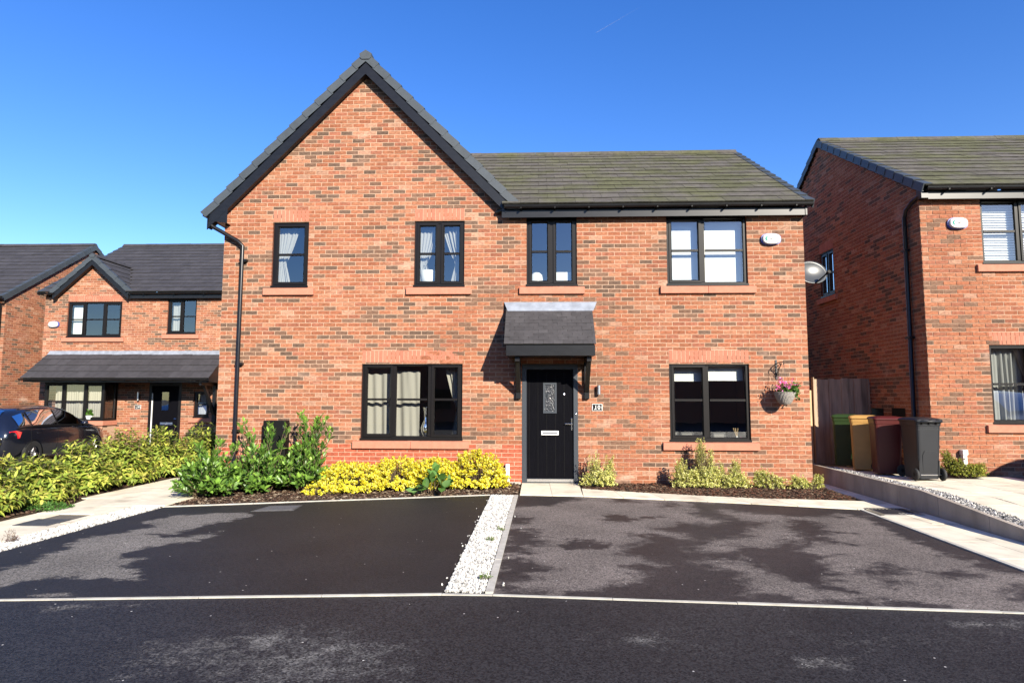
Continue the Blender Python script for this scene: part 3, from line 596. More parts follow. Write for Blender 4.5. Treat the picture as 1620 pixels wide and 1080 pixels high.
# ------------------------------------------------------------------ roofs
TILE_ME = {}
def tiles(roof, E, a, s, width, length, gauge, tw, m, key, cull=None, nrm=None, th=.026):
    E, a, s = Vector(E), Vector(a).normalized(), Vector(s).normalized(); n = a.cross(s).normalized()
    if n.z < 0: n = -n
    org = Vector(ORG[roof.name])
    def me(w_):
        k = (key, round(w_, 3), round(gauge, 3))
        if k not in TILE_ME:
            L = gauge + .05; V = [(x, y, z) for (y, z) in ((0, .0), (0, th), (L, .010), (L, -.012)) for x in (0.002, w_ - .002)]
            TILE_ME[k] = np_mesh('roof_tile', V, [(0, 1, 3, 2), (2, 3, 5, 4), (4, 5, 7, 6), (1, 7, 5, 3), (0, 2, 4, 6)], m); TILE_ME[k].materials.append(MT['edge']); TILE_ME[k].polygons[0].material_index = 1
        return TILE_ME[k]
    rows = round(length / gauge); B = Matrix((a, s, n)).transposed()
    for r in range(rows):
        x = 0.0; first = True
        while x < width - .03:
            w_ = tw
            if first and r % 2: w_ = tw / 2
            first = False; w_ = min(w_, width - x)
            p = E + a * x + s * (r * gauge)
            if not (cull and cull(p + a * w_ / 2)):
                o = link('roof_tile', me(w_), roof); q = p - org + n * random.uniform(-.002, .003)
                o.matrix_local = Matrix.Translation(q) @ (B @ Matrix.Rotation(random.uniform(-.004, .004), 3, 'Z')).to_4x4()
            x += w_

def verge_caps(parent, A, d, out, nrm, length, n, m, h=.15, dep=.13, name='verge_cap'):
    """stepped dry-verge units along a sloping roof edge; A bottom, d up the slope, out sideways from the roof"""
    A, d, out, nrm = Vector(A), Vector(d).normalized(), Vector(out).normalized(), Vector(nrm).normalized(); st = length / n
    for k in range(n):
        p = A + d * st * k; q = p + d * (st + .03); e0, e1 = .024, .002
        V = []
        for pt, e in ((p, e0), (q, e1)):
            ou = .024 if e == e0 else .015; V += [pt + nrm * e + out * ou, pt + nrm * (e - h - (.004 if e == e0 else 0)) + out * ou, pt + nrm * (e - h) + out * .006, pt + nrm * (e - .02) + out * .006, pt + nrm * (e - .02) - out * dep, pt + nrm * e - out * dep]
        MB().add(V, [(0, 1, 2, 3, 4, 5), (11, 10, 9, 8, 7, 6)] + [(i, i + 6, (i + 1) % 6 + 6, (i + 1) % 6) for i in range(6)]).build(name, m, parent)

def ridge(parent, A, B, n, m, w_=.14, h=.085):
    A, B = Vector(A), Vector(B); d = (B - A) / n; sd = Vector((0, 0, 1)).cross(d.normalized()); u = Vector((0, 0, 1))
    for k in range(n):
        p = A + d * k + d * .004; q = A + d * (k + 1) - d * .004; j = u * random.uniform(-.004, .004)
        MB().extrude([sd * -w_ - u * .06 + j, sd * -w_ - u * .035 + j, sd * -.05 + u * (h - .03) + j, sd * .05 + u * (h - .03) + j, sd * w_ - u * .035 + j, sd * w_ - u * .06 + j], p, q).build('ridge_tile', m, parent)

def gutter(house, x0, x1, y, z, r=.055, clips=8, name='gutter'):
    pr = []
    for k in range(9): t = math.pi + math.pi * k / 8; pr.append((0, r * math.cos(t), r * math.sin(t)))
    pr += [(0, r - .006, 0)] + [(0, (r - .006) * math.cos(t), (r - .006) * math.sin(t)) for t in [2 * math.pi - math.pi * k / 8 for k in range(1, 9)]]
    gt = MB().extrude(pr, (x0, y, z), (x1, y, z)).build(name, MT['board'], house)
    for k in range(clips):
        x = x0 + (x1 - x0) * (k + .5) / clips; MB().box(x - .012, x + .012, y - r - .008, y + r + .004, z - r - .014, z - r + .012).build('gutter_clip', MT['black'], gt)
    return gt

def gable_end(house, P, xc, half, z0, zap, seed): pass

# ================================================================== main house
H = thing('brick_house', 'large red brick semi-detached house with a steep front gable and a black front door', 'house', (-.5, 0, 0))
PF = lambda u, d, z: (u, d, z)
XL, XR, XV, XG = -5.814, 4.752, -.576, -3.195
def glim(zc):
    if zc < 4.9: return (XL, XR) if zc < 4.79 else (XL, XV)
    hw = (7.60 - zc) / 1.02 + .1; return (max(XL, XG - hw), min(XV, XG + hw))
WA = (-4.90, -4.225, 3.515, 4.735); WB = (-2.255, -1.335, 3.515, 4.735); WC = (-.20, .712, 3.515, 4.785); WD = (2.325, 3.752, 3.515, 4.785)
WE = (-3.175, -1.348, .75, 2.125); WF = (2.322, 3.722, .75, 2.125); DR = (-.28, .71, 0, 2.085)
wall(H, PF, None, XL, XR, 0, 7.7, [WA, WB, WC, WD, WE, WF, DR], glim, 300, [(-5.9, -.5, 0, .75), (.9, 1.4, 0, .55), (2.2, 4.8, 0, .75), (-1.1, 1.0, 1.45, 3.1)], 3, plinth=.62)
wall(H, lambda u, d, z: (XR - d, u, z), None, .02, 7.6, 0, 7.3, (), lambda zc: (.02, 7.6) if zc < 4.9 else (.02 + (zc - 4.95) / .614, 7.58 - (zc - 4.95) / .614), 0, (), 5)
wall(H, lambda u, d, z: (XL + d, u, z), None, .02, 7.6, 0, 4.8, (), None, 0, (), 6)
MB().add([(XL, 7.6, 0), (XR, 7.6, 0), (XR, 7.6, 4.8), (XL, 7.6, 4.8)], [(0, 1, 2, 3)]).build('rear_wall', MT['soldier'], H)
rooms(H, XL + .15, -.9, .125, 3.6, [(.1, 2.5), (2.75, 4.86)]); rooms(H, -.85, XR - .15, .125, 3.6, [(.1, 2.5), (2.75, 4.86)])
window(H, PF, *WA, [(0, 1, True)]); window(H, PF, *WB, [(0, .5, True), (.5, 1, True)])
window(H, PF, *WC, [(0, .5, True), (.5, 1, True)], lint=False); window(H, PF, *WD, [(0, .455, True), (.455, 1, False)], lint=False, split=True)
window(H, PF, *WE, [(0, .325, True), (.325, .675, False), (.675, 1, True)], bar=.52, split=True, label='wide three-light ground floor window left of the front door')
window(H, PF, *WF, [(0, .475, True), (.475, 1, False)], bar=.52)
# front door
d = MB().ring(PF, -.28, .71, .0, 2.085, [(0, .12), (0, -.006), (.075, -.006), (.085, .02), (.085, .12)]).build('door_frame', MT['doorframe'], H)
MB().box(-.19, .62, -.012, .1, .03, .078).build('threshold', MT['steel'], d)
D = MB().box(-.195, .625, .03, .08, .078, 2.0).build('door', MT['door'], H)
for k in range(5): MB().box(-.155 + k * .155, -.15 + k * .155, .026, .031, .12, 1.96).build('door_groove', MT['black'], D)
MB().ring(PF, .095, .335, 1.225, 1.765, [(0, .03), (0, .012), (.03, .012), (.04, .03)]).build('light_frame', MT['doorframe'], D)
MB().box(.13, .30, .022, .04, 1.26, 1.73).build('obscure_pane', MT['obscure'], D)
lb = MB().box(.06, .368, .016, .03, .84, .915).build('letterbox', MT['white'], D, bevel=.006)
MB().box(.085, .343, .012, .018, .862, .893).build('letter_flap', MT['steel'], lb)
MB().box(.585, .612, .018, .03, .93, 1.14).box(.48, .60, -.02, -.002, 1.03, 1.048).box(.588, .608, -.02, .02, 1.03, 1.048).build('door_handle', MT['chrome'], D, bevel=.003)
MB().lathe([(0, -.004), (.012, 0), (.012, .02)], (.47, .014, 1.56), 12, 'y').build('spyhole', MT['chrome'], D)
MB().lathe([(0, 0), (.014, .004), (.016, .03)], (.672, -.022, 1.21), 12, 'y').build('doorbell', MT['chrome'], d)
# canopy over the door
cp = MB().add([(x, y, z) for x in (-.52, .945) for y, z in ((0, 2.20), (-.74, 2.20), (-.76, 2.365), (-.02, 3.06), (0, 3.06))], [(0, 1, 2, 3, 4), (9, 8, 7, 6, 5), (0, 5, 6, 1), (2, 7, 8, 3)]).build('porch_canopy', MT['board'], H)
MB().box(-.53, .955, -.775, -.742, 2.195, 2.378).build('fascia', MT['board'], cp, bevel=.004)
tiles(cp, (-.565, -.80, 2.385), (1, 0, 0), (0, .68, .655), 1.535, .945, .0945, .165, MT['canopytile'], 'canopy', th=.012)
MB().add([(-.61, -.006, 3.215), (1.065, -.006, 3.215), (.985, -.145, 3.035), (-.535, -.145, 3.035), (-.60, -.03, 3.20), (1.055, -.03, 3.20)], [(0, 1, 5, 4), (4, 5, 2, 3)]).build('lead_flashing', MT['lead'], cp)
for x in (-.345, .865):
    b = MB().box(x - .045, x + .045, -.075, -.004, 1.48, 2.195).build('bracket', MT['board'], cp, bevel=.006)
    MB().box(x - .04, x + .04, -.68, -.078, 2.11, 2.19).build('bracket_arm', MT['board'], b); MB().beam((x, -.06, 1.62), (x, -.55, 2.13), .075, .075, (1, 0, 0)).build('bracket_strut', MT['board'], b)
# main roof (right part)
def rh(y, z0=4.97): return z0 + .614 * (y + .24)
RF = MB().add([(-.42, -.2, 4.93), (4.83, -.2, 4.93), (4.83, 3.8, 7.385), (-2.83, 3.8, 7.385), (-.42, 7.8, 4.93), (4.83, 7.8, 4.93)], [(0, 1, 2, 3), (3, 2, 5, 4)]).build('roof', MT['felt'], H)
SL = Vector((0, 1, .614)).normalized()
valley = lambda p: p.x < XG + (7.83 - p.z) / 1.016 - .12
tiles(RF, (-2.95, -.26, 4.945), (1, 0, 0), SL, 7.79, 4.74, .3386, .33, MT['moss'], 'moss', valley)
ridge(RF, (-2.7, 3.8, 7.44), (4.80, 3.8, 7.44), 17, MT['moss'])
verge_caps(RF, (4.84, -.26, 4.96), SL, (1, 0, 0), (0, -.523, .852), 4.74, 14, MT['verge'])
fa = MB().box(XV - .07, 4.76, -.142, -.12, 4.735, 4.885).build('fascia', MT['board'], H); MB().box(4.742, 4.772, -.155, -.005, 4.732, 4.90).build('fascia_end', MT['board'], fa)
MB().box(XV - .02, 4.76, -.119, .0, 4.787, 4.80).build('soffit', MT['soffit'], H)
gutter(H, -.60, 4.85, -.205, 4.935, .055, 9)
# gable roof
GS = Vector((1, 0, 1.016)).normalized(); GN = Vector((-1.016, 0, 1)).normalized()
ap = 7.86; he = 2.99
GR = MB().add([(XG - he, -.12, ap - 1.016 * he), (XG, -.12, ap), (XG + he - .02, -.12, ap - 1.016 * he), (XG - he, 7.7, ap - 1.016 * he), (XG, 7.7, ap), (XG + he - .02, 7.7, ap - 1.016 * he)], [(0, 1, 4, 3), (1, 2, 5, 4)]).build('gable_roof', MT['tile'], H)
MBr = MB()
for sgn in (-1, 1):
    dsl = Vector((-sgn, 0, 1.016)).normalized(); nn = Vector((sgn * 1.016, 0, 1)).normalized(); hv = he - (.0 if sgn < 0 else .15); A = Vector((XG + sgn * hv, -.15, ap - 1.016 * hv + .045)); L = hv * math.sqrt(1 + 1.016 ** 2)
    verge_caps(GR, A, dsl, (0, -1, 0), nn, L - .03, 13, MT['verge'], .135, .16)
    # barge board below the caps and the soffit behind it
    hb_ = he - (.11 if sgn < 0 else .36); B0 = Vector((XG + sgn * hb_, 0, ap - 1.016 * hb_ - .155)); B1 = Vector((XG, 0, ap - .155)); dz = Vector((0, 0, .215))
    MB().add([B0 + Vector((0, -.152, 0)), B1 + Vector((0, -.152, 0)), B1 + Vector((0, -.152, 0)) - dz, B0 + Vector((0, -.152, 0)) - dz, B0 + Vector((0, -.128, 0)), B1 + Vector((0, -.128, 0)), B1 + Vector((0, -.128, 0)) - dz, B0 + Vector((0, -.128, 0)) - dz],
             [(0, 1, 2, 3), (7, 6, 5, 4), (0, 4, 5, 1), (3, 2, 6, 7)]).build('bargeboard', MT['board'], GR)
    S0, S1 = B0 - dz * .86, B1 - dz * .86
    MB().add([S0 + Vector((0, -.127, 0)), S1 + Vector((0, -.127, 0)), S1 + Vector((0, .02, 0)), S0 + Vector((0, .02, 0))], [(0, 1, 2, 3)]).build('soffit', MT['soffit'], GR)
MB().extrude([(x, 0, z) for x, z in ((-.115, .0), (-.105, -.07), (-.07, -.105), (.07, -.105), (.105, -.07), (.115, .0), (.0, .075))], (XG, -.185, 7.865), (XG, .05, 7.865)).build('ridge_end_cap', MT['verge'], GR)
ridge(GR, (XG, .05, 7.84), (XG, 7.7, 7.84), 17, MT['tile'])
# boxed eave, gutter and downpipe at the left of the gable
MB().add([(x, y, z) for y in (-.15, 7.6) for x, z in ((-6.03, 4.86), (-5.92, 4.71), (-5.70, 4.68), (-5.70, 5.20))], [(0, 1, 2, 3), (7, 6, 5, 4), (0, 4, 5, 1), (1, 5, 6, 2)]).build('eave_box', MT['board'], H)
gm = MB().extrude([(-.055, 0, .03), (-.055, 0, -.03), (-.02, 0, -.05), (.02, 0, -.05), (.05, 0, -.03), (.05, 0, .03), (.04, 0, .03), (.04, 0, -.02), (-.045, 0, -.02), (-.045, 0, .03)], (-6.10, -.17, 4.845), (-6.10, 7.6, 4.845)).build('gutter', MT['board'], H)
dp = MB().tube([(-6.05, -.12, 4.81), (-6.05, -.12, 4.68), (-5.98, -.10, 4.62), (-5.52, -.075, 4.36), (-5.43, -.075, 4.27), (-5.43, -.075, .0)], .037, 10).build('downpipe', MT['board'], H, smooth=True)
for z in (4.0, 2.1, .9): MB().box(-5.48, -5.35, -.085, -.0, z - .02, z + .02).build('pipe_clip', MT['board'], dp)
MB().tube([(-.60, -.10, 4.90), (-.75, -.05, 4.86)], .035, 8).build('gutter_outlet', MT['board'], H)

# ================================================================== right-hand house
HR = thing('brick_house', 'red brick house at the right edge behind the wheelie bins, on the raised terrace', 'house', (9.3, 0, .2))
RX = 6.80; RZ = .26; RE = 11.8
RA = (7.852, 9.27, 3.875, 5.04); RB = (7.852, 9.27, 1.075, 2.43); RS = (3.30, 4.0, 3.90, 4.95)
wall(HR, PF, None, RX, RE, .11, 5.06, [RA, RB], None, 300, [(8.0, 12, 0, 9), (6.8, 7.4, 0, .55)], 9)
PS = lambda u, d, z: (RX + d, u, z)
wall(HR, PS, None, .0, 7.6, .11, 7.56, [RS, (.76, 1.2, 1.17, 1.32), (1.5, 1.95, 1.15, 1.30)], lambda zc: (.0, 7.6) if zc < 5.15 else (.0 + (zc - 5.20) / .614, 7.6 - (zc - 5.20) / .614), 0, (), 12)
MB().add([(RX, 7.6, 0), (RE, 7.6, 0), (RE, 7.6, 5.1), (RX, 7.6, 5.1)], [(0, 1, 2, 3)]).add([(RE, 0, 0), (RE, 7.6, 0), (RE, 7.6, 5.1), (RE, 3.8, 7.5), (RE, 0, 5.1)], [(0, 1, 2, 3, 4)]).build('rear_wall', MT['soldier'], HR)
for (a, b, c, e) in ((.76, 1.2, 1.17, 1.32), (1.5, 1.95, 1.15, 1.30)): MB().box(a, b, -.006, .05, c, e, PS).build('air_vent', MT['black'], HR)
rooms(HR, RX + .15, RE, .125, 3.2, [(.3, 2.7), (2.95, 5.1)])
MB().box(3.2, 4.1, .35, .4, 3.8, 5.0, PS).build('room', MT['room'], HR)
window(HR, PF, *RA, [(0, .46, False), (.46, 1, True)], lint=False, sillh=.14); window(HR, PF, *RB, [(0, .47, False), (.47, 1, True)], bar=.5)
window(HR, PS, *RS, [(0, .5, True), (.5, 1, True)], lint=True)
RRo = MB().add([(RX - .03, -.2, 5.19), (RE + .05, -.2, 5.19), (RE + .05, 3.8, 7.645), (RX - .03, 3.8, 7.645), (RX - .03, 7.8, 5.19), (RE + .05, 7.8, 5.19)], [(0, 1, 2, 3), (3, 2, 5, 4)]).build('roof', MT['felt'], HR)
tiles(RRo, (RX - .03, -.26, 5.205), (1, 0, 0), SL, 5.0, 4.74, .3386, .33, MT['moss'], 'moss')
ridge(RRo, (RX - .02, 3.8, 7.70), (RE, 3.8, 7.70), 11, MT['moss'])
verge_caps(RRo, (RX - .04, -.26, 5.22), SL, (-1, 0, 0), (0, -.523, .852), 4.74, 14, MT['verge'])
verge_caps(RRo, (RX - .04, 7.86, 5.22), Vector((0, -1, .614)), (-1, 0, 0), (0, .523, .852), 4.74, 14, MT['verge'])
MB().box(RX + .08, RE, -.142, -.12, 5.005, 5.14).build('fascia', MT['white'], HR) if False else MB().box(RX + .08, RE, -.142, -.12, 5.0, 5.14).build('fascia', MT['board'], HR)
MB().box(RX - .04, RX + .08, -.15, 0, 5.02, 5.2).build('eave_box', MT['board'], HR); MB().box(RX, RE, -.119, 0, 5.055, 5.068).build('soffit', MT['soffit'], HR)
gutter(HR, RX + .02, RE, -.205, 5.195, .055, 7)
dr_ = MB().tube([(RX + .05, -.17, 5.16), (RX - .06, .1, 5.02), (RX - .06, .30, 4.93), (RX - .06, .36, 4.8), (RX - .06, .40, .15)], .037, 10).build('downpipe', MT['board'], HR, smooth=True)
for z in (4.2, 2.6, 1.0): MB().box(RX - .1, RX, .33, .47, z - .02, z + .02).build('pipe_clip', MT['board'], dr_)

# ================================================================== left background house
H1 = thing('brick_house', 'brick house in the left background with a lean-to porch, bay window and small dormer gable', 'house', (-13, 8.5, -.2))
P1 = lambda u, d, z: (u, 8.5 + d, z)
X1, X1e = -16.05, -7.2; DC = -14.42
def l1(zc):
    if zc < 4.72: return (X1, X1e)
    hw = max(0, (5.86 - zc) / .90); return (DC - hw, DC + hw)
W1 = (-15.28, -13.47, 3.43, 4.58); W2 = (-11.95, -11.0, 3.53, 4.66); W3 = (-10.95, -10.45, .86, 1.70); D1 = (-12.42, -11.36, -.1, 1.95); BY = (-15.40, -13.45, .78, 1.94)
wall(H1, P1, None, X1, X1e, -.2, 5.9, [W1, W2, W3, D1, (-15.35, -13.45, .75, 1.96)], l1, 300, [(-20, -5, 0, 1.0), (-20, -5, 1.95, 2.9)], 21)
MB().add([(X1, 8.5, -.2), (X1, 16.1, -.2), (X1, 16.1, 4.8), (X1, 12.3, 7.3), (X1, 8.5, 4.8)], [(0, 1, 2, 3, 4)]).add([(X1e, 8.5, -.2), (X1e, 16.1, -.2), (X1e, 16.1, 4.8), (X1e, 12.3, 7.3), (X1e, 8.5, 4.8)], [(0, 1, 2, 3, 4)]).add([(X1, 16.1, -.2), (X1e, 16.1, -.2), (X1e, 16.1, 4.8), (X1, 16.1, 4.8)], [(0, 1, 2, 3)]).build('side_wall', MT['soldier'], H1)
rooms(H1, X1 + .15, X1e - .1, 8.63, 11.6, [(0, 2.5), (2.75, 4.75)])
w1 = window(H1, P1, *W1, [(0, .31, True), (.31, .66, False), (.66, 1, True)]); window(H1, P1, *W2, [(0, .5, True), (.5, 1, False)], lint=False); window(H1, P1, *W3, [(0, 1, True)], lint=False)
# bay window
bb = MB().box(-15.40, -13.45, 7.87, 8.49, -.2, .62).build('bay_base', MT['mortar'], H1)
PB = lambda u, d, z: (u, 7.87 + d, z); PBs = lambda u, d, z: (-13.45 - d, u, z)
wall(H1, PB, None, -15.40, -13.45, -.2, .62, (), None, 0, (), 22); wall(H1, PBs, None, 7.87, 8.49, -.2, .62, (), None, 0, (), 23)
MB().box(-15.44, -13.41, 7.82, 8.49, .62, .76).build('bay_sill', MT['stone'], H1, bevel=.005)
window(H1, PB, -15.38, -13.47, .78, 1.94, [(0, .33, True), (.33, .67, False), (.67, 1, True)], sill=False, lint=False, rec=.02); window(H1, PBs, 7.9, 8.46, .78, 1.94, [(0, 1, False)], sill=False, lint=False, rec=.02)
MB().box(-13.52, -13.45, 7.87, 7.94, .78, 1.94).build('corner_post', MT['upvc'], H1)
# lean-to roof
LT = MB().add([(x, y, z) for x in (-15.72, -9.95) for y, z in ((8.49, 1.95), (7.47, 1.95), (7.45, 2.06), (8.49, 2.87))], [(0, 1, 2, 3), (7, 6, 5, 4), (0, 4, 5, 1), (2, 6, 7, 3)]).build('lean_to_roof', MT['board'], H1)
tiles(LT, (-15.78, 7.37, 2.06), (1, 0, 0), (0, 1.04, .80), 5.87, 1.36, .34, .33, MT['tile'], 'tile')
MB().add([(-15.78, 8.488, 2.98), (-9.9, 8.488, 2.98), (-9.9, 8.33, 2.80), (-15.78, 8.33, 2.80)], [(0, 1, 2, 3)]).build('lead_flashing', MT['lead'], LT)
gl = gutter(H1, -15.80, -9.92, 7.37, 2.05, .055, 8); MB().box(-15.74, -9.97, 7.445, 7.468, 1.945, 2.07).build('fascia', MT['board'], LT)
bk = MB().box(-10.30, -10.2, 8.40, 8.49, .62, 1.945).build('bracket', MT['board'], LT); MB().box(-10.29, -10.21, 7.55, 8.41, 1.86, 1.944).build('bracket_arm', MT['board'], bk); MB().beam((-10.25, 8.44, .95), (-10.25, 7.75, 1.9), .085, .085, (1, 0, 0)).build('bracket_strut', MT['board'], bk)
# door
df = MB().ring(P1, *D1[:2], -.1, 1.95, [(0, .10), (0, -.005), (.09, -.005), (.10, .02), (.10, .10)]).build('door_frame', MT['upvc'], H1)
dd1 = MB().box(-12.31, -11.47, 8.53, 8.58, -.02, 1.85).build('door', MT['door'], H1)
MB().box(-12.0, -11.78, 8.515, 8.53, 1.08, 1.66).build('obscure_pane', MT['glass'], dd1); MB().box(-12.03, -11.62, 8.515, 8.53, .62, .70).build('letterbox', MT['steel'], dd1); MB().box(-11.58, -11.50, 8.50, 8.53, .8, .83).build('door_handle', MT['chrome'], dd1); MB().box(-12.325, -12.30, 8.497, 8.53, -.02, 1.62).build('door_trim', MT['white'], dd1)
# roof
R1 = MB().add([(X1 - .05, 8.3, 4.86), (X1e + .05, 8.3, 4.86), (X1e + .05, 12.3, 7.315), (X1 - .05, 12.3, 7.315), (X1 - .05, 16.3, 4.86), (X1e + .05, 16.3, 4.86), (DC - 1.28, 8.3, 4.86), (DC, 10.2, 6.026), (DC, 12.3, 7.315), (DC + 1.28, 8.3, 4.86)], [(0, 6, 7, 8, 3), (9, 1, 2, 8, 7), (3, 2, 5, 4)]).build('roof', MT['felt'], H1)
dcull = lambda p: abs(p.x - DC) < (6.03 - p.z) / .89 - .12
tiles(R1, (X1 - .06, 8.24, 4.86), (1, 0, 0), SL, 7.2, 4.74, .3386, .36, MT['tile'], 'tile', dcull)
ridge(R1, (X1 - .05, 12.3, 7.37), (X1e, 12.3, 7.37), 20, MT['tile']); verge_caps(R1, (X1 - .07, 8.24, 4.87), SL, (-1, 0, 0), (0, -.523, .852), 4.74, 14, MT['verge'])
MB().box(DC + 1.25, X1e, 8.35, 8.38, 4.66, 4.80).build('fascia', MT['board'], H1); MB().box(X1 + .35, DC - 1.22, 8.35, 8.5, 4.62, 4.84).build('eave_box', MT['board'], H1); MB().box(DC + 1.25, X1e, 8.38, 8.5, 4.70, 4.72).build('soffit', MT['soffit'], H1)
gutter(H1, DC + 1.3, X1e, 8.29, 4.84, .055, 6); gutter(H1, X1 - .1, DC - 1.2, 8.29, 4.84, .055, 2)
# dormer gable
DG = MB().add([(DC - 1.36, 8.33, 4.83), (DC, 8.33, 6.04), (DC + 1.36, 8.33, 4.83), (DC - 1.36, 8.5, 4.83), (DC, 10.3, 6.04), (DC + 1.36, 8.5, 4.83)], [(0, 1, 4, 3), (1, 2, 5, 4)]).build('dormer_roof', MT['felt'], H1)
DSL = Vector((-1.36, 0, 1.21)).normalized()
tiles(DG, (DC + 1.38, 8.3, 4.83), (0, 1, 0), DSL, 2.1, 1.82, .303, .33, MT['tile'], 'dormer', lambda p: p.y > 8.45 + (p.z - 4.83) / .614 + .15)
tiles(DG, (DC - 1.38, 8.3, 4.83), (0, 1, 0), Vector((1.36, 0, 1.21)), 2.1, 1.82, .303, .33, MT['tile'], 'dormer', lambda p: p.y > 8.45 + (p.z - 4.83) / .614 + .15)
ridge(DG, (DC, 8.32, 6.07), (DC, 10.3, 6.07), 5, MT['tile']); MB().extrude([(x * .8, 0, z * .8) for x, z in ((-.115, .0), (-.105, -.07), (-.07, -.105), (.07, -.105), (.105, -.07), (.115, .0), (.0, .075))], (DC, 8.265, 6.08), (DC, 8.33, 6.08)).build('ridge_end_cap', MT['verge'], DG)
for sgn in (-1, 1):
    verge_caps(DG, (DC + sgn * 1.40, 8.30, 4.86), (-sgn * 1.36, 0, 1.21), (0, -1, 0), (sgn * 1.21, 0, 1.36), 1.82, 5, MT['verge'], .14, .1)
    B0 = Vector((DC + sgn * 1.26, 8.30, 4.80)); B1 = Vector((DC, 8.30, 5.93)); dz = Vector((0, 0, .17)); bk_ = Vector((0, .025, 0))
    MB().add([B0, B1, B1 - dz, B0 - dz, B0 + bk_, B1 + bk_, B1 - dz + bk_, B0 - dz + bk_], [(0, 1, 2, 3), (7, 6, 5, 4), (3, 2, 6, 7)]).build('bargeboard', MT['board'], DG)
    MB().add([B0 - dz * .8 + bk_, B1 - dz * .8 + bk_, B1 - dz * .8 + Vector((0, .21, 0)), B0 - dz * .8 + Vector((0, .21, 0))], [(0, 1, 2, 3)]).build('soffit', MT['soffit'], DG)

# ================================================================== far left house (side wall and roof)
H2 = thing('brick_house', 'brick house at the far left edge showing its side gable wall above the parked car', 'house', (-20, 8.3, -.2))
X2 = -17.2
wall(H2, lambda u, d, z: (X2 - d, u, z), None, 8.3, 15.9, -.2, 7.3, (), lambda zc: (8.3, 15.9) if zc < 4.7 else (8.3 + (zc - 4.75) / .65, 15.9 - (zc - 4.75) / .65), 0, (), 31)
wall(H2, lambda u, d, z: (u, 8.3 + d, z), None, -21.5, X2, -.2, 4.7, (), None, 0, (), 32)
MB().add([(-23, 15.9, -.2), (X2, 15.9, -.2), (X2, 15.9, 4.7), (-23, 15.9, 4.7)], [(0, 1, 2, 3)]).build('rear_wall', MT['soldier'], H2)
S2 = Vector((0, 1, .65)).normalized()
R2 = MB().add([(-24, 8.1, 4.68), (X2 + .05, 8.1, 4.68), (X2 + .05, 12.15, 7.31), (-24, 12.15, 7.31), (-24, 16.2, 4.68), (X2 + .05, 16.2, 4.68)], [(0, 1, 2, 3), (3, 2, 5, 4)]).build('roof', MT['felt'], H2)
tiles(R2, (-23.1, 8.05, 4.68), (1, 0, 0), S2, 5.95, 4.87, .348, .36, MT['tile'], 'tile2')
ridge(R2, (-24, 12.15, 7.37), (X2 + .05, 12.15, 7.37), 15, MT['tile'])
verge_caps(R2, (X2 + .06, 8.05, 4.70), S2, (1, 0, 0), (0, -.545, .838), 4.86, 14, MT['verge'], .17); verge_caps(R2, (X2 + .06, 16.25, 4.70), Vector((0, -1, .65)), (1, 0, 0), (0, .545, .838), 4.86, 14, MT['verge'], .17)
gutter(H2, -23, X2 + .12, 8.0, 4.66, .055, 5); MB().tube([(X2 - .1, 8.03, 4.6), (X2 - .12, 8.22, 4.45), (X2 - .12, 8.24, -.2)], .04, 8).build('downpipe', MT['board'], H2, smooth=True)

# ================================================================== across the road (seen only mirrored in the glass)
def far_house(x, y, w_, gable, label):
    h = thing('brick_house', label, 'house', (x, y, 0))
    b = MB().box(x - w_ / 2, x + w_ / 2, y - 7.6, y, 0, 4.8).build('wall', MT['soldier'], h)
    r = MB().add([(x - w_ / 2 - .1, y + .2, 4.8), (x + w_ / 2 + .1, y + .2, 4.8), (x + w_ / 2 + .1, y - 3.8, 7.3), (x - w_ / 2 - .1, y - 3.8, 7.3), (x - w_ / 2 - .1, y - 7.8, 4.8), (x + w_ / 2 + .1, y - 7.8, 4.8)], [(0, 1, 2, 3), (3, 2, 5, 4), (1, 5, 2), (0, 3, 4)]).build('roof', MT['tile'], h)
    if gable:
        g0 = x + gable; MB().add([(g0 - 2.6, y + .05, 4.8), (g0 + 2.6, y + .05, 4.8), (g0, y + .05, 7.5)], [(0, 1, 2)]).build('gable', MT['soldier'], h)
        MB().add([(g0 - 2.9, y + .2, 4.6), (g0, y + .2, 7.75), (g0 + 2.9, y + .2, 4.6), (g0 - 2.9, y - 3.8, 4.6), (g0, y - 3.8, 7.75), (g0 + 2.9, y - 3.8, 4.6)], [(0, 1, 4, 3), (1, 2, 5, 4)]).build('gable_roof', MT['tile'], h)
    for (u, z) in ((-.32, 3.5), (.25, 3.5), (-.3, .8), (.3, .8)):
        MB().box(x + w_ * u - .7, x + w_ * u + .7, y - .02, y + .03, z, z + 1.25).build('window', MT['upvc'], h)
far_house(-12.5, -24, 9, .5, 'gabled brick house across the road, mirrored in the upstairs windows of the gable'); far_house(-3, -28, 10.4, -2.5, 'wide gabled brick house across the road, mirrored in the ground floor windows')
far_house(10.5, -28, 13, 0, 'plain brick house across the road, mirrored in the right-hand house'); far_house(28, -28, 16, 2, 'long brick house across the road, mirrored in the lower window of the right-hand house'); far_house(-24, -24, 9, 0, 'plain brick house across the road, mirrored in the background house')
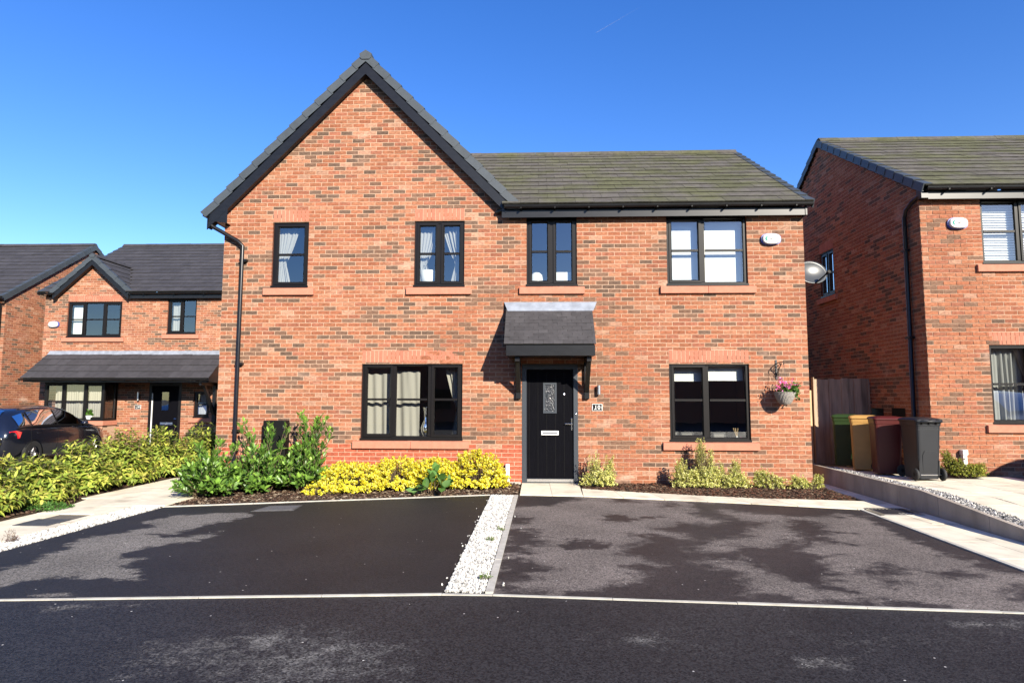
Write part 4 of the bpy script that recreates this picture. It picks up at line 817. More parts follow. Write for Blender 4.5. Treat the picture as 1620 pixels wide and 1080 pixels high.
# ================================================================== fence between the houses
fn = thing('timber_fence', 'weathered timber fence with upright boards closing the gap between two houses', 'fence', (5.9, 1.9, .15))
x = 5.645; k = 0
while x < 6.74:
    w_ = random.uniform(.115, .15); w_ = min(w_, 6.76 - x); t = 1.905 + random.uniform(-.018, .012)
    MB().box(x + .002, x + w_ - .002, 1.9 + (k % 2) * .012, 1.918 + (k % 2) * .012, .13, t).build('board', MT['fence'], fn); x += w_; k += 1
for z in (.35, 1.0, 1.7): MB().box(5.63, 6.76, 1.935, 1.98, z - .04, z + .04).build('rail', MT['fence'], fn)
MB().box(5.625, 5.645, 1.885, 1.98, .1, 1.93).build('post', MT['fence'], fn)
gt = thing('side_gate', 'lower pale timber gate beside the fence, catching a strip of sunlight', 'gate', (5.25, 1.95, 0))
x = 4.80
while x < 5.60:
    MB().box(x + .002, x + .113, 1.93, 1.95, .06, 1.665).build('board', mat('gate_timber', (.42, .30, .17), .85, vary=.25, scale=12, stretch=(1, 1, .15)) if x == 4.80 else bpy.data.materials['gate_timber'], gt); x += .115
for z in (.3, 1.35): MB().box(4.8, 5.61, 1.951, 1.99, z - .05, z + .05).build('rail', bpy.data.materials['gate_timber'], gt)

# ================================================================== wheelie bins
def bin_(label, c, x, y, rz, sc_=1.0, h=1.0):
    t = thing('wheelie_bin', label, 'wheelie bin', (x, y, terr(y) + .004), 'wheelie bins on the terrace'); t.rotation_euler.z = rz; t.scale = (sc_, sc_, 1.0)
    m = mat('bin_' + label.split()[0] + '_' + label.split()[1], c, .42, spec=.4, vary=.12, scale=6, bump=.12, bscale=180); O = (0, 0, 0)
    def rrect(w, d, z, r=.05, oy=0):
        pts = []
        for cx, cy, a0 in ((w / 2 - r, d / 2 - r, 0), (-w / 2 + r, d / 2 - r, 90), (-w / 2 + r, -d / 2 + r, 180), (w / 2 - r, -d / 2 + r, 270)):
            for k in range(4): a = R(a0 + 30 * k); pts.append((cx + r * math.cos(a), cy + r * math.sin(a) + oy, z))
        return pts
    def loft(secs, cap=True):
        n = len(secs[0]); v = [p for s in secs for p in s]; f = [(i * n + j, i * n + (j + 1) % n, (i + 1) * n + (j + 1) % n, (i + 1) * n + j) for i in range(len(secs) - 1) for j in range(n)]
        if cap: f += [tuple(range(n - 1, -1, -1)), tuple(range((len(secs) - 1) * n, len(secs) * n))]
        return MB().add(v, f)
    b = loft([rrect(.37, .42, .03, .04, .02), rrect(.375, .43, .10, .04, .02), rrect(.43, .50, .80 * h, .05), rrect(.44, .51, .86 * h, .05), rrect(.455, .525, .865 * h, .05), rrect(.47, .54, .93 * h, .05)]).build('body', m, t, O)
    # rear face: raised foot panel, ribs and the handle recess
    MB().add([(-.11, -.196, .10), (.11, -.196, .10), (.125, -.228, .40), (.09, -.234, .47), (-.09, -.234, .47), (-.125, -.228, .40), (-.11, -.17, .10), (.11, -.17, .10), (.125, -.20, .40), (.09, -.21, .47), (-.09, -.21, .47), (-.125, -.20, .40)],
             [(0, 1, 2, 3, 4, 5), (0, 6, 7, 1), (1, 7, 8, 2), (2, 8, 9, 3), (3, 9, 10, 4), (4, 10, 11, 5), (5, 11, 6, 0)]).build('foot_panel', m, t, O)
    for s in (-1, 1): MB().add([(s * .155, -.20, .08), (s * .185, -.20, .08), (s * .185, -.22, .32), (s * .165, -.222, .32), (s * .155, -.17, .08), (s * .185, -.17, .08), (s * .185, -.19, .32), (s * .165, -.19, .32)], [(0, 1, 2, 3), (0, 4, 5, 1), (1, 5, 6, 2), (3, 7, 4, 0)]).build('axle_bracket', m, t, O)
    MB().box(-.21, .21, -.259, -.245, .80 * h, .812 * h).build('rib', m, t, O)
    lid = loft([rrect(.49, .56, .93 * h, .05, -.005), rrect(.505, .575, .938 * h, .055, -.005), rrect(.505, .575, .958 * h, .055, -.005), rrect(.46, .52, .978 * h, .06), rrect(.30, .34, .995 * h, .08)]).build('lid', m, t, O)
    MB().tube([(-.19, -.26, .915 * h), (-.19, -.325, .935 * h), (.19, -.325, .935 * h), (.19, -.26, .915 * h)], .016, 8).build('handle', m, t, O, smooth=True)
    for s in (-.13, 0, .13): MB().box(s - .022, s + .022, -.30, -.25, .895 * h, .96 * h).build('hinge', MT['black'], lid, O)
    MB().tube([(-.25, -.185, .095), (.25, -.185, .095)], .012, 8).build('axle', MT['steel'], t, O)
    for s in (-1, 1):
        wv = MB().lathe([(.0, -.024), (.088, -.024), (.098, -.012), (.098, .012), (.088, .024), (.0, .024)], (s * .245, -.185, .099), 20, 'x').build('wheel', MT['rubber'], t, O, smooth=False)
        MB().lathe([(.0, -.03), (.03, -.03), (.03, .03), (0, .03)], (s * .245, -.185, .099), 10, 'x').build('hub', MT['black'], wv, O)
    return t
bin_('dark grey wheelie bin in front of the other bins, its two wheels facing the viewer', (.012, .0135, .017), 6.17, -.74, R(3), .88)
bin_('dark red wheelie bin between the tan bin and the grey bin', (.062, .007, .006), 5.98, -.08, R(78), .86)
bin_('tan brown wheelie bin between the green bin and the red bin', (.41, .23, .07), 5.93, .55, R(66), .86)
bin_('green wheelie bin at the back against the timber fence', (.020, .042, .010), 5.92, 1.22, R(64), .86)

# ================================================================== things fixed to the walls
def alarm(x, z, y, label, scale=1.0):
    t = thing('alarm_box', label, 'alarm box', (x, y, z), 'burglar alarm boxes')
    def oval(w, h, y): return [(x + w * math.copysign(abs(math.cos(a)) ** .75, math.cos(a)), y, z + h * math.copysign(abs(math.sin(a)) ** .75, math.sin(a))) for a in [2 * math.pi * k / 32 for k in range(32)]]
    def loft(secs): 
        v = [p for s in secs for p in s]; return MB().add(v, [(i * 32 + j, i * 32 + (j + 1) % 32, (i + 1) * 32 + (j + 1) % 32, (i + 1) * 32 + j) for i in range(len(secs) - 1) for j in range(32)] + [tuple(range((len(secs) - 1) * 32, len(secs) * 32))])
    loft([oval(.175, .105, y), oval(.175, .105, y - .035)]).build('backplate', MT['blue'], t)
    c = loft([oval(.158, .097, y - .034), oval(.158, .097, y - .06), oval(.145, .088, y - .075)]).build('cover', MT['alarmwhite'], t)
    if scale > .9:
        sw = MB(); 
        for k in range(7):
            a, b = 2.0 + k * .32, 2.0 + (k + 1) * .32; r0 = .010 + .012 * math.sin(math.pi * k / 7); r1 = .010 + .012 * math.sin(math.pi * (k + 1) / 7)
            sw.add([(x - .055 + (.042 + r0) * math.cos(a), y - .0765, z + .042 * 1.2 * math.sin(a)), (x - .055 + (.042 + r1) * math.cos(b), y - .0765, z + .042 * 1.2 * math.sin(b)), (x - .055 + .034 * math.cos(b), y - .0765, z + .036 * math.sin(b)), (x - .055 + .034 * math.cos(a), y - .0765, z + .036 * math.sin(a))], [(0, 1, 2, 3)])
        sw.build('swoosh_emblem', MT['teal'], c)
        text('printed_letters', 'NY', .05, (x - .03, y - .0775, z - .018), MT['greyprint'], c)
    return t
def text(name, s, size, loc, m, parent, ext=.0008, rz=0):
    cu = bpy.data.curves.new(name, 'FONT'); cu.body = s; cu.size = size; cu.extrude = ext; cu.resolution_u = 3; cu.materials.append(m)
    o = bpy.data.objects.new(name, cu); col.objects.link(o); o.parent = parent; pl = ORG.get(parent.name, (0, 0, 0))
    me = bpy.data.meshes.new_from_object(o); bpy.data.objects.remove(o); o = link(name, me, parent)
    o.location = Vector(loc) - Vector(pl); o.rotation_euler = (R(90), 0, rz); return o
alarm(4.168, 4.328, -.004, 'white oval alarm box high on the main house beside the right bedroom window')
alarm(7.43, 4.588, -.004, 'white oval alarm box on the right-hand house left of its slatted blind')
alarm(-15.70, 3.838, 8.496, 'small white alarm box on the left background house beside its upstairs window', .8)

def plaque(x0, x1, z0, z1, y, s, label):
    t = thing('number_plaque', label, 'house number', ((x0 + x1) / 2, y, (z0 + z1) / 2)); w_, h = x1 - x0, z1 - z0; cx = (x0 + x1) / 2
    b = MB().box(x0, x1, y - .012, y, z0, z1).build('plate', MT['white'], t, bevel=.003)
    i = .007; n = .007; p = [(x0 + i, z0 + i), (x1 - i, z0 + i), (x1 - i - .003, z0 + h * .33), (x1 - i - n, z0 + h * .5), (x1 - i - .003, z0 + h * .67), (x1 - i, z1 - i), (x0 + i, z1 - i), (x0 + i + .003, z0 + h * .67), (x0 + i + n, z0 + h * .5), (x0 + i + .003, z0 + h * .33)]
    MB().add([(a, y - .0135, b_) for a, b_ in p], [tuple(range(10))]).build('face', MT['board'], b)
    fs = h * .80; text('numeral', s[0], fs, (cx - .050, y - .0145, z0 + h * .26), MT['white'], b); text('numeral', s[1], fs * (1.0), (cx + .006, y - .0145, z0 + h * .26), MT['white'], b)
    for dx in (-.034,): MB().box(cx + dx - .022, cx + dx + .022, y - .0152, y - .0136, z0 + h * .255, z0 + h * .30).build('serif', MT['white'], b)
    MB().box(cx - .06, cx + .06, y - .0152, y - .0136, z0 + h * .14, z0 + h * .16).build('underline', MT['white'], b)
plaque(.958, 1.14, 1.268, 1.392, -.004, '10', 'house number 10 plaque on the brick beside the black front door')
plaque(-12.86, -12.66, 1.115, 1.252, 8.496, '14', 'house number 14 plaque on the left background house beside its door')
def wall_light(x, y, z, label, h=.16):
    t = thing('wall_light', label, 'wall light', (x, y, z), 'outdoor wall lights')
    MB().box(x - .028, x + .028, y - .025, y, z - .05, z + .05).build('bracket', MT['black'], t)
    MB().tube([(x, y - .065, z - h / 2), (x, y - .065, z + h / 2)], .032, 14).build('lamp_body', MT['steel'], t, smooth=False)
    MB().tube([(x, y - .065, z - h / 2 - .003), (x, y - .065, z - h / 2 + .002)], .027, 14).build('lens', MT['white'], t)
wall_light(1.075, -.004, 1.64, 'steel cylinder wall light above the number 10 plaque'); wall_light(-12.735, 8.496, 1.52, 'pale cylinder wall light on the left background house above its number plaque', .27)

t = thing('meter_box', 'black upright meter box on the wall behind the laurel bush', 'meter box', (-4.66, -.1, .7))
MB().box(-4.865, -4.46, -.205, -.004, .30, 1.085).build('cabinet', MT['black'], t, bevel=.012); MB().box(-4.84, -4.485, -.215, -.204, .33, 1.05).build('door', MT['black'], t, bevel=.004); MB().box(-4.50, -4.49, -.222, -.214, .95, 1.0).build('latch', MT['steel'], t)
t = thing('vent_pipe', 'white plastic pipe stub against the wall left of the front door', 'pipe', (-.53, -.08, 0)); MB().box(-.565, -.50, -.085, -.004, .02, .34).build('pipe', MT['white'], t, bevel=.006)
MB().box(-.60, -.30, -.12, -.03, .0, .03).build('base_channel', MT['kerb'], t)
t = thing('vent_pipe', 'white pipe with a hooked top behind the shrub on the right-hand house', 'pipe', (7.28, -.08, .2)); MB().box(7.25, 7.315, -.085, -.004, .2, .56).build('pipe', MT['white'], t, bevel=.006); MB().box(7.235, 7.325, -.105, -.004, .54, .63).build('cap', MT['white'], t, bevel=.01)

# satellite dish on the right corner of the main house
t = thing('satellite_dish', 'grey satellite dish fixed to the right corner of the main house', 'satellite dish', (4.76, .25, 3.77))
c = Vector((4.95, .16, 3.765)); n = Vector((.12, -1, .28)).normalized(); e1 = n.cross(Vector((0, 0, 1))).normalized(); e2 = e1.cross(n)
e1 = -e1 if e1.x < 0 else e1; e2 = -e2 if e2.z < 0 else e2
for nm, rr, off in (('reflector', 1.0, 0), ):
    m_ = MB(); N = 36; rings = 9
    for sgn in (0, .006):
        for i in range(rings):
            f = max(i / (rings - 1), .001)
            for j in range(N): a = 2 * math.pi * j / N; m_.v.append(tuple(c + e1 * (.285 * f * math.cos(a)) + e2 * (.225 * f * math.sin(a)) + n * (.055 * (f * f - 1) - sgn)))
    fs = []
    for q in range(2):
        b = q * rings * N; fs += [(b + i * N + j, b + i * N + (j + 1) % N, b + (i + 1) * N + (j + 1) % N, b + (i + 1) * N + j) for i in range(rings - 1) for j in range(N)]
    b0 = (rings - 1) * N; fs += [(b0 + j, b0 + (j + 1) % N, rings * N + b0 + (j + 1) % N, rings * N + b0 + j) for j in range(N)]
    m_.f = fs; m_.mi = [0] * len(fs); m_.build('reflector', MT['dish'], t, smooth=True)
hd = c + n * .22 - e2 * .11 + e1 * .16
MB().tube([c - e2 * .22 + e1 * .02, c - e2 * .20 + e1 * .05 + n * .06, hd], .013, 8).build('feed_arm', MT['black'], t); MB().tube([hd + n * .03, hd - n * .06], [.03, .024], 12).build('feed_head', MT['black'], t)
MB().tube([c - n * .06, c - n * .14, Vector((4.76, .36, 3.68))], .018, 8).build('wall_bracket', MT['iron'], t); MB().box(4.752, 4.762, .31, .41, 3.6, 3.78).build('mounting_plate', MT['iron'], t)

# hanging basket
t = thing('hanging_basket', 'grey wicker hanging basket of pink flowers on a black iron wall bracket', 'hanging basket', (4.22, -.02, 2.0))
br = MB().box(4.175, 4.205, -.016, -.004, 1.83, 2.17).build('bracket', MT['iron'], t)
MB().tube([(4.19, -.012, 2.10), (4.20, -.13, 2.12), (4.215, -.25, 2.125), (4.22, -.285, 2.10), (4.22, -.27, 2.075)], .008, 6).build('bracket_arm', MT['iron'], br)
MB().tube([(4.19, -.012, 1.88)] + [(4.192 + .02 * k / 8, -.012 - .2 * (k / 8), 1.88 + .22 * (k / 8) ** .7) for k in range(1, 9)], .007, 6).build('scroll', MT['iron'], br)
for (yy_, zz_, r_) in ((-.07, 2.04, .035), (-.06, 1.93, .03), (-.16, 2.085, .022)): MB().tube([(4.20, yy_ + r_ * math.cos(a), zz_ + r_ * math.sin(a)) for a in [k * .55 for k in range(11)]], .006, 5).build('scroll', MT['iron'], br)
bc = (4.235, -.235)
bk = MB().lathe([(.0, 1.395), (.075, 1.395), (.10, 1.42), (.135, 1.48), (.160, 1.54), (.172, 1.585), (.178, 1.60), (.168, 1.605), (.15, 1.57)], (bc[0], bc[1], 0), 40, wob=lambda i, j: 1 + .018 * (1 if (i + j) % 2 else -1)).build('basket', MT['wicker'], t)
for a in (.4, 2.5, 4.6): MB().tube([(bc[0] + .165 * math.cos(a), bc[1] + .165 * math.sin(a), 1.6), (4.22, -.27, 2.07)], .0016, 5).build('chain', MT['iron'], t)
MB().lathe([(0, 1.58), (.16, 1.585)], (bc[0], bc[1], 0), 20).build('compost', MT['soil'], t)

# ================================================================== leaves
def leaf_arr(P, D, N, L, W, fold=.18, droop=.15):
    D = D / np.linalg.norm(D, axis=1, keepdims=True); S = np.cross(D, N); S /= np.linalg.norm(S, axis=1, keepdims=True) + 1e-9; N = np.cross(S, D)
    L = L[:, None]; W = W[:, None]; up_ = N
    ml = P + D * L * .48 + S * W * .5 + up_ * W * fold; mr = P + D * L * .48 - S * W * .5 + up_ * W * fold; mc = P + D * L * .52; tip = P + D * L - up_ * L * droop
    V = np.stack([P, ml, mc, mr, tip], 1); n = len(P)
    F = (np.array([(0, 2, 1), (0, 3, 2), (1, 2, 4), (2, 3, 4)])[None] + 5 * np.arange(n)[:, None, None]).reshape(-1, 3)
    return V.reshape(-1, 3), F
def leaf8(P, D, N, L, W, fold=.18, droop=.15):
    D = unit(D); S = unit(np.cross(D, N)); N = np.cross(S, D); L = L[:, None]; W = W[:, None]
    f = lambda a, b, c: P + D * L * a + S * W * b + N * (W * fold * abs(b) * 2 - L * droop * a * a * c)
    V = np.stack([P, f(.34, 0, 1), f(.68, 0, 1), f(1, 0, 1), f(.30, .44, 1), f(.66, .42, 1), f(.30, -.44, 1), f(.66, -.42, 1)], 1); n = len(P)
    F = (np.array([(0, 1, 4), (1, 2, 5), (1, 5, 4), (2, 3, 5), (0, 6, 1), (1, 7, 2), (1, 6, 7), (2, 7, 3)])[None] + 8 * np.arange(n)[:, None, None]).reshape(-1, 3)
    return V.reshape(-1, 3), F
def unit(v): return v / (np.linalg.norm(v, axis=-1, keepdims=True) + 1e-9)
def plant(name, label, cat, base, ends, m, nleaf, L, W, tones, group=None, start=.3, out=.9, droop=.15, fold=.18, tonefn=None, leafparts=0, stemr=.008, curve=.12, upbias=.35, stemcol=None, whorl=False, jitter=.25):
    """a plant of real shoots: each end point gets a bent stem from the base and leaves along its outer part"""
    base = np.array(base, float); t = thing(name, label, cat, tuple(base), group); ends = np.asarray(ends, float)
    st = MB(); P = []; D = []; Nn = []; pal = []
    for e in ends:
        b0 = base + np.array([*(rng.uniform(-1, 1, 2) * .06 + (e - base)[:2] * .35), 0]); v = e - b0; mid = b0 + v * .55 + np.array([-v[0] * curve, -v[1] * curve, abs(v[2]) * curve])
        pts = [(1 - q) ** 2 * b0 + 2 * q * (1 - q) * mid + q * q * e for q in np.linspace(0, 1, 6)]
        st.tube([tuple(p) for p in pts], [stemr * (1 - .12 * k) for k in range(6)], 4, caps=False)
        q = np.sort(rng.uniform(start, 1.0, nleaf)) if not whorl else 1 - rng.uniform(0, 1 - start, nleaf) ** 1.6
        pp = ((1 - q) ** 2)[:, None] * b0 + (2 * q * (1 - q))[:, None] * mid + (q * q)[:, None] * e
        tan = unit(2 * (1 - q)[:, None] * (mid - b0) + 2 * q[:, None] * (e - mid))
        a = np.arange(nleaf) * 2.4 + rng.uniform(0, 6); ref = np.tile(np.array([.3, .2, 1.]), (nleaf, 1)); s1 = unit(np.cross(tan, ref + rng.normal(0, .1, (nleaf, 3)))); s2 = np.cross(tan, s1)
        rad = s1 * np.cos(a)[:, None] + s2 * np.sin(a)[:, None]
        dd = unit(rad * out + tan * (.45 + .5 * q[:, None]) + rng.normal(0, jitter, (nleaf, 3)) + np.array([0, 0, upbias]))
        P.append(pp + rad * .004); D.append(dd); Nn.append(unit(tan + np.array([0, 0, .6]) + rng.normal(0, .2, (nleaf, 3)))); pal.append(q)
    P, D, Nn, q = np.concatenate(P), np.concatenate(D), np.concatenate(Nn), np.concatenate(pal); n = len(P)
    T = np.array(tones); T = T[rng.integers(0, len(T), n)] * rng.uniform(.8, 1.2, (n, 1))
    if tonefn is not None: T = tonefn(P, q, T)
    Ls = L * rng.uniform(.65, 1.15, n) * (1.0 - .25 * np.clip((q - .85) / .15, 0, 1)); Ws = W * rng.uniform(.75, 1.2, n)
    ok = P[:, 2] + D[:, 2] * Ls > base[2] + .01
    P, D, Nn, T, Ls, Ws = [z[ok] for z in (P, D, Nn, T, Ls, Ws)]; n = len(P)
    if leafparts:
        sel = np.argsort(P[:, 1] - .35 * P[:, 2])[:leafparts]; mask = np.ones(n, bool); mask[sel] = False
        for i in sel:
            V, F = leaf8(P[i:i + 1] * 0, D[i:i + 1], Nn[i:i + 1], Ls[i:i + 1], Ws[i:i + 1], fold, droop); link('leaf', np_mesh('leaf', V, F, m, tone=np.repeat(T[i:i + 1], 8, 0), smooth=True), t, tuple(P[i] - base))
        P, D, Nn, T, Ls, Ws = [z[mask] for z in (P, D, Nn, T, Ls, Ws)]
    big = L > .06; V, F = (leaf8 if big else leaf_arr)(P, D, Nn, Ls, Ws, fold, droop); link('foliage', np_mesh('foliage', V - base, F, m, tone=np.repeat(T, 8 if big else 4, 0), smooth=big), t, kind='stuff')
    st.build('stem', MT['stem'], t, tuple(base)); return t
def dome(c, rx, ry, h, n, lo=.55, zmin=.12, pw=.5):
    u = rng.normal(0, 1, (n, 3)); u = unit(u); u[:, 2] = np.abs(u[:, 2]); r = rng.uniform(lo, 1.0, (n, 1)) ** pw
    e = u * r * np.array([rx, ry, h]); e[:, 2] = np.maximum(e[:, 2], zmin * h + rng.uniform(0, .2, n) * h); return e + np.array([c[0], c[1], c[2]])

# left hedge: six bushes in a line, drooping yellow-green leaves
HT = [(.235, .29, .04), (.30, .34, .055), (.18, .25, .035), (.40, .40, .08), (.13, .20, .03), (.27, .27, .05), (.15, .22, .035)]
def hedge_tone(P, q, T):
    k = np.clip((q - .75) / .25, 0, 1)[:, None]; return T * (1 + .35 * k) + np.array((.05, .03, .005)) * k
hd_ = [((-6.98, -3.55, 0), .52, .50, .80, 'shrub in the left hedge nearest the viewer, beside the manhole cover path'), ((-7.05, -2.6, 0), .50, .52, .66, 'low shrub in the left hedge below the middle of the parked car'),
       ((-7.12, -1.55, 0), .50, .56, .80, 'shrub in the left hedge below the bonnet of the parked car'), ((-7.15, -.55, 0), .50, .55, .88, 'shrub in the left hedge in front of the background house doorway wall'),
       ((-7.10, .5, 0), .50, .55, .90, 'shrub in the left hedge just below the black door of the background house'), ((-6.98, 1.75, 0), .55, .55, .92, 'farthest shrub of the left hedge, by the corner of the main house')]
for b, rx, ry, h, lab in hd_:
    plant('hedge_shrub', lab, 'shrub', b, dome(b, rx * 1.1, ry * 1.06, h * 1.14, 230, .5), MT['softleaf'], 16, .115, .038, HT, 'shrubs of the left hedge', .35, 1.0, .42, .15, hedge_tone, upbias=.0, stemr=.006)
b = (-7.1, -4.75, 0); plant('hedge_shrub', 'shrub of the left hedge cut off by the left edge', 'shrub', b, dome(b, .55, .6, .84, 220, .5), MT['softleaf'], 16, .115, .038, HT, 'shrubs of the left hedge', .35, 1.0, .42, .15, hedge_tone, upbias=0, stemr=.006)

# laurels: glossy upright shoots
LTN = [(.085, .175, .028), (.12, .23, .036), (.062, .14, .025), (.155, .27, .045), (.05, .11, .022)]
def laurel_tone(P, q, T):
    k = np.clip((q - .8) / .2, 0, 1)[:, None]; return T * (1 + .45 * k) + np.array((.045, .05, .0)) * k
def laurel(b, rx, ry, h, n, extra, lab, lp_):
    ex = np.repeat(np.array(extra, float).reshape(-1, 3), 4, 0); ex += rng.normal(0, .03, ex.shape); e = np.concatenate([dome(b, rx, ry, h, n, .45), ex])
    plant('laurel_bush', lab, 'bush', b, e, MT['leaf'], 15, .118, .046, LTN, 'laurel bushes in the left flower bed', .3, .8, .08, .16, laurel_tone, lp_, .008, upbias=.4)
laurel((-4.98, -1.75, 0), .54, .52, .68, 120, [(-5.35, -1.4, .74), (-4.7, -1.6, .75), (-5.1, -1.2, .80)], 'low spreading laurel bush at the left end of the flower bed', 90)
laurel((-4.45, -1.25, 0), .52, .52, .76, 120, [(-5.02, -.65, 1.09), (-4.52, -.75, 1.06), (-4.2, -.75, .98), (-4.75, -.9, .9), (-4.35, -1.0, .95)], 'middle laurel bush in front of the black meter box', 90)
laurel((-3.82, -1.05, 0), .52, .5, .92, 135, [(-4.02, -.6, 1.25), (-3.68, -.75, 1.17), (-3.55, -.8, 1.12), (-3.45, -.85, .95), (-3.85, -.85, 1.1), (-3.75, -.65, 1.08)], 'tallest laurel bush, beside the yellow shrubs', 90)

# yellow evergreen mounds
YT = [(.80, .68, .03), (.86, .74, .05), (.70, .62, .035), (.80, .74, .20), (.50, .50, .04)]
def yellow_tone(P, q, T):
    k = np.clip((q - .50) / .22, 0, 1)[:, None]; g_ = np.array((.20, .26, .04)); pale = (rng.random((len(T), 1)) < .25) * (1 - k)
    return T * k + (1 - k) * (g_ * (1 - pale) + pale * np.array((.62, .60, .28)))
for b, rx, ry, h, lab in [((-3.02, -1.05, 0), .52, .50, .46, 'bright yellow variegated shrub next to the tallest laurel'), ((-2.30, -.82, 0), .50, .45, .52, 'bright yellow variegated shrub under the middle of the wide window'),
                          ((-1.72, -.72, 0), .42, .42, .50, 'bright yellow variegated shrub behind the broad-leaved green plant'), ((-1.04, -.62, 0), .48, .42, .62, 'tallest bright yellow shrub, nearest the front door')]:
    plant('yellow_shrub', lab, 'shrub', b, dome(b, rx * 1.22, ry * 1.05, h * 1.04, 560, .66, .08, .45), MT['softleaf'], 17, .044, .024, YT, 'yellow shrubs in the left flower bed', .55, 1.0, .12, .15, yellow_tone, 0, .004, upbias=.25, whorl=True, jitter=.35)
b = (-3.35, -1.5, 0); plant('yellow_shrub', 'small yellow shrub creeping out between laurel and bed edge', 'shrub', b, dome(b, .30, .22, .20, 80, .6, .1), MT['softleaf'], 15, .042, .021, YT, 'yellow shrubs in the left flower bed', .5, 1, .12, .15, yellow_tone, 0, .004, whorl=True)

# broad-leaved plant in front of the yellow shrubs
b = (-1.60, -1.45, 0)
plant('broad_leaved_plant', 'green plant with broad soft leaves in front of the yellow shrubs', 'plant', b, [(-1.72, -1.6, .16), (-1.45, -1.6, .14), (-1.38, -1.42, .2), (-1.6, -1.5, .3), (-1.75, -1.35, .22), (-1.5, -1.3, .24), (-1.62, -1.2, .36), (-1.85, -1.55, .08)], MT['softleaf'], 5, .20, .12, [(.10, .21, .045), (.085, .19, .04), (.13, .24, .07)], None, .55, 1.0, .15, .12, None, 36, .006)

# small variegated euonymus against the right-hand wall
VT = [(.60, .58, .16), (.74, .70, .27), (.44, .47, .11), (.80, .76, .40), (.32, .38, .08), (.66, .64, .19)]
def column(cx, cy, r, h, n):
    n = int(n * 3.3); h *= 1.06; r *= 1.38
    a = rng.uniform(0, 6.28, n); rr = r * np.sqrt(rng.random(n)); z = h * rng.uniform(.15, 1.0, n); rr *= (1.0 - .45 * (z / h)) * rng.uniform(.5, 1.35, n); z *= rng.uniform(.72, 1.08, n); ln = rng.uniform(-.16, .16); return np.stack([cx + rr * np.cos(a) + ln * z, cy + rr * np.sin(a) * .8, z], 1)
def varieg(b, cols_, lab, tones=VT, grp='variegated shrubs under the right window'):
    e = np.concatenate([column(*c) for c in cols_])
    if b[2]: e[:, 2] += b[2]
    plant('variegated_shrub', lab, 'shrub', b, e, MT['softleaf'], 12, .032, .017, tones, grp, .5, 1.0, .1, .15, None, 0, .003, upbias=.2, whorl=True, jitter=.35, curve=.03)
varieg((1.0, -.36, 0), [(.95, -.33, .12, .52, 45), (1.17, -.33, .10, .50, 40), (.86, -.38, .14, .22, 40), (1.08, -.45, .20, .28, 70), (1.22, -.42, .10, .32, 30)], 'pale variegated shrub beside the front door', grp=None)
varieg((2.47, -.42, 0), [(2.36, -.38, .12, .44, 60), (2.45, -.5, .16, .26, 50), (2.58, -.45, .16, .32, 60)], 'rounded variegated shrub below the left end of the right ground floor window')
varieg((2.80, -.36, 0), [(2.78, -.30, .10, .76, 90), (2.92, -.34, .08, .60, 50), (2.76, -.5, .18, .34, 70), (2.95, -.44, .13, .40, 50)], 'tallest variegated shrub, climbing to the stone window sill')
varieg((3.32, -.42, 0), [(3.10, -.32, .04, .44, 14), (3.28, -.36, .10, .45, 60), (3.40, -.46, .14, .26, 50), (3.20, -.50, .14, .22, 40)], 'variegated shrub with one upright tuft below the right end of the window')
varieg((3.85, -.48, 0), [(3.68, -.42, .11, .32, 45), (3.82, -.46, .13, .28, 45), (4.0, -.5, .12, .20, 35)], 'low variegated shrub below the hanging basket')
varieg((4.45, -.5, 0), [(4.28, -.5, .13, .22, 40), (4.42, -.46, .12, .16, 35), (4.62, -.5, .10, .24, 40)], 'last low variegated shrub at the corner of the main house')
varieg((7.1, -.30, .2), [(6.90, -.22, .09, .42, 60), (7.02, -.30, .14, .28, 60), (7.2, -.34, .15, .20, 60), (7.36, -.30, .09, .22, 40)], 'yellow-green shrub around the white pipe on the right-hand house', [(.34, .36, .05), (.44, .42, .08), (.22, .26, .04), (.15, .2, .03)], None)
# small weeds
b = (-4.98 - 1.35, -3.0, 0); plant('weed_clump', 'low green clump of weeds between the hedge and the pale path', 'weeds', (-6.5, -3.0, 0), dome((-6.5, -3.0, 0), .28, .34, .09, 60, .4), MT['softleaf'], 8, .05, .02, [(.05, .13, .02), (.07, .16, .03)], None, .4, 1, .1, .1, None, 0, .002)
plant('dry_weed', 'dry reddish weed growing in the pale gravel at the left edge', 'weed', (-5.42, -4.85, 0), dome((-5.42, -4.85, 0), .09, .09, .17, 26, .4), MT['softleaf'], 6, .022, .007, [(.16, .10, .10), (.2, .13, .1)], None, .3, 1, .1, .1, None, 0, .002)
for x, y in ((-.44, -5.95), (-.50, -4.55), (-.43, -4.0)): plant('gravel_weed', 'green weed tuft in the white gravel strip ' + {-5.95: 'nearest the road', -4.55: 'between the other two tufts', -4.0: 'farthest from the road'}[y], 'weed', (x, y, 0), dome((x, y, 0), .06, .06, .05, 14, .3), MT['softleaf'], 6, .03, .008, [(.10, .17, .03), (.16, .2, .05)], 'weeds in the white gravel', .3, 1, .1, .1, None, 0, .0015)

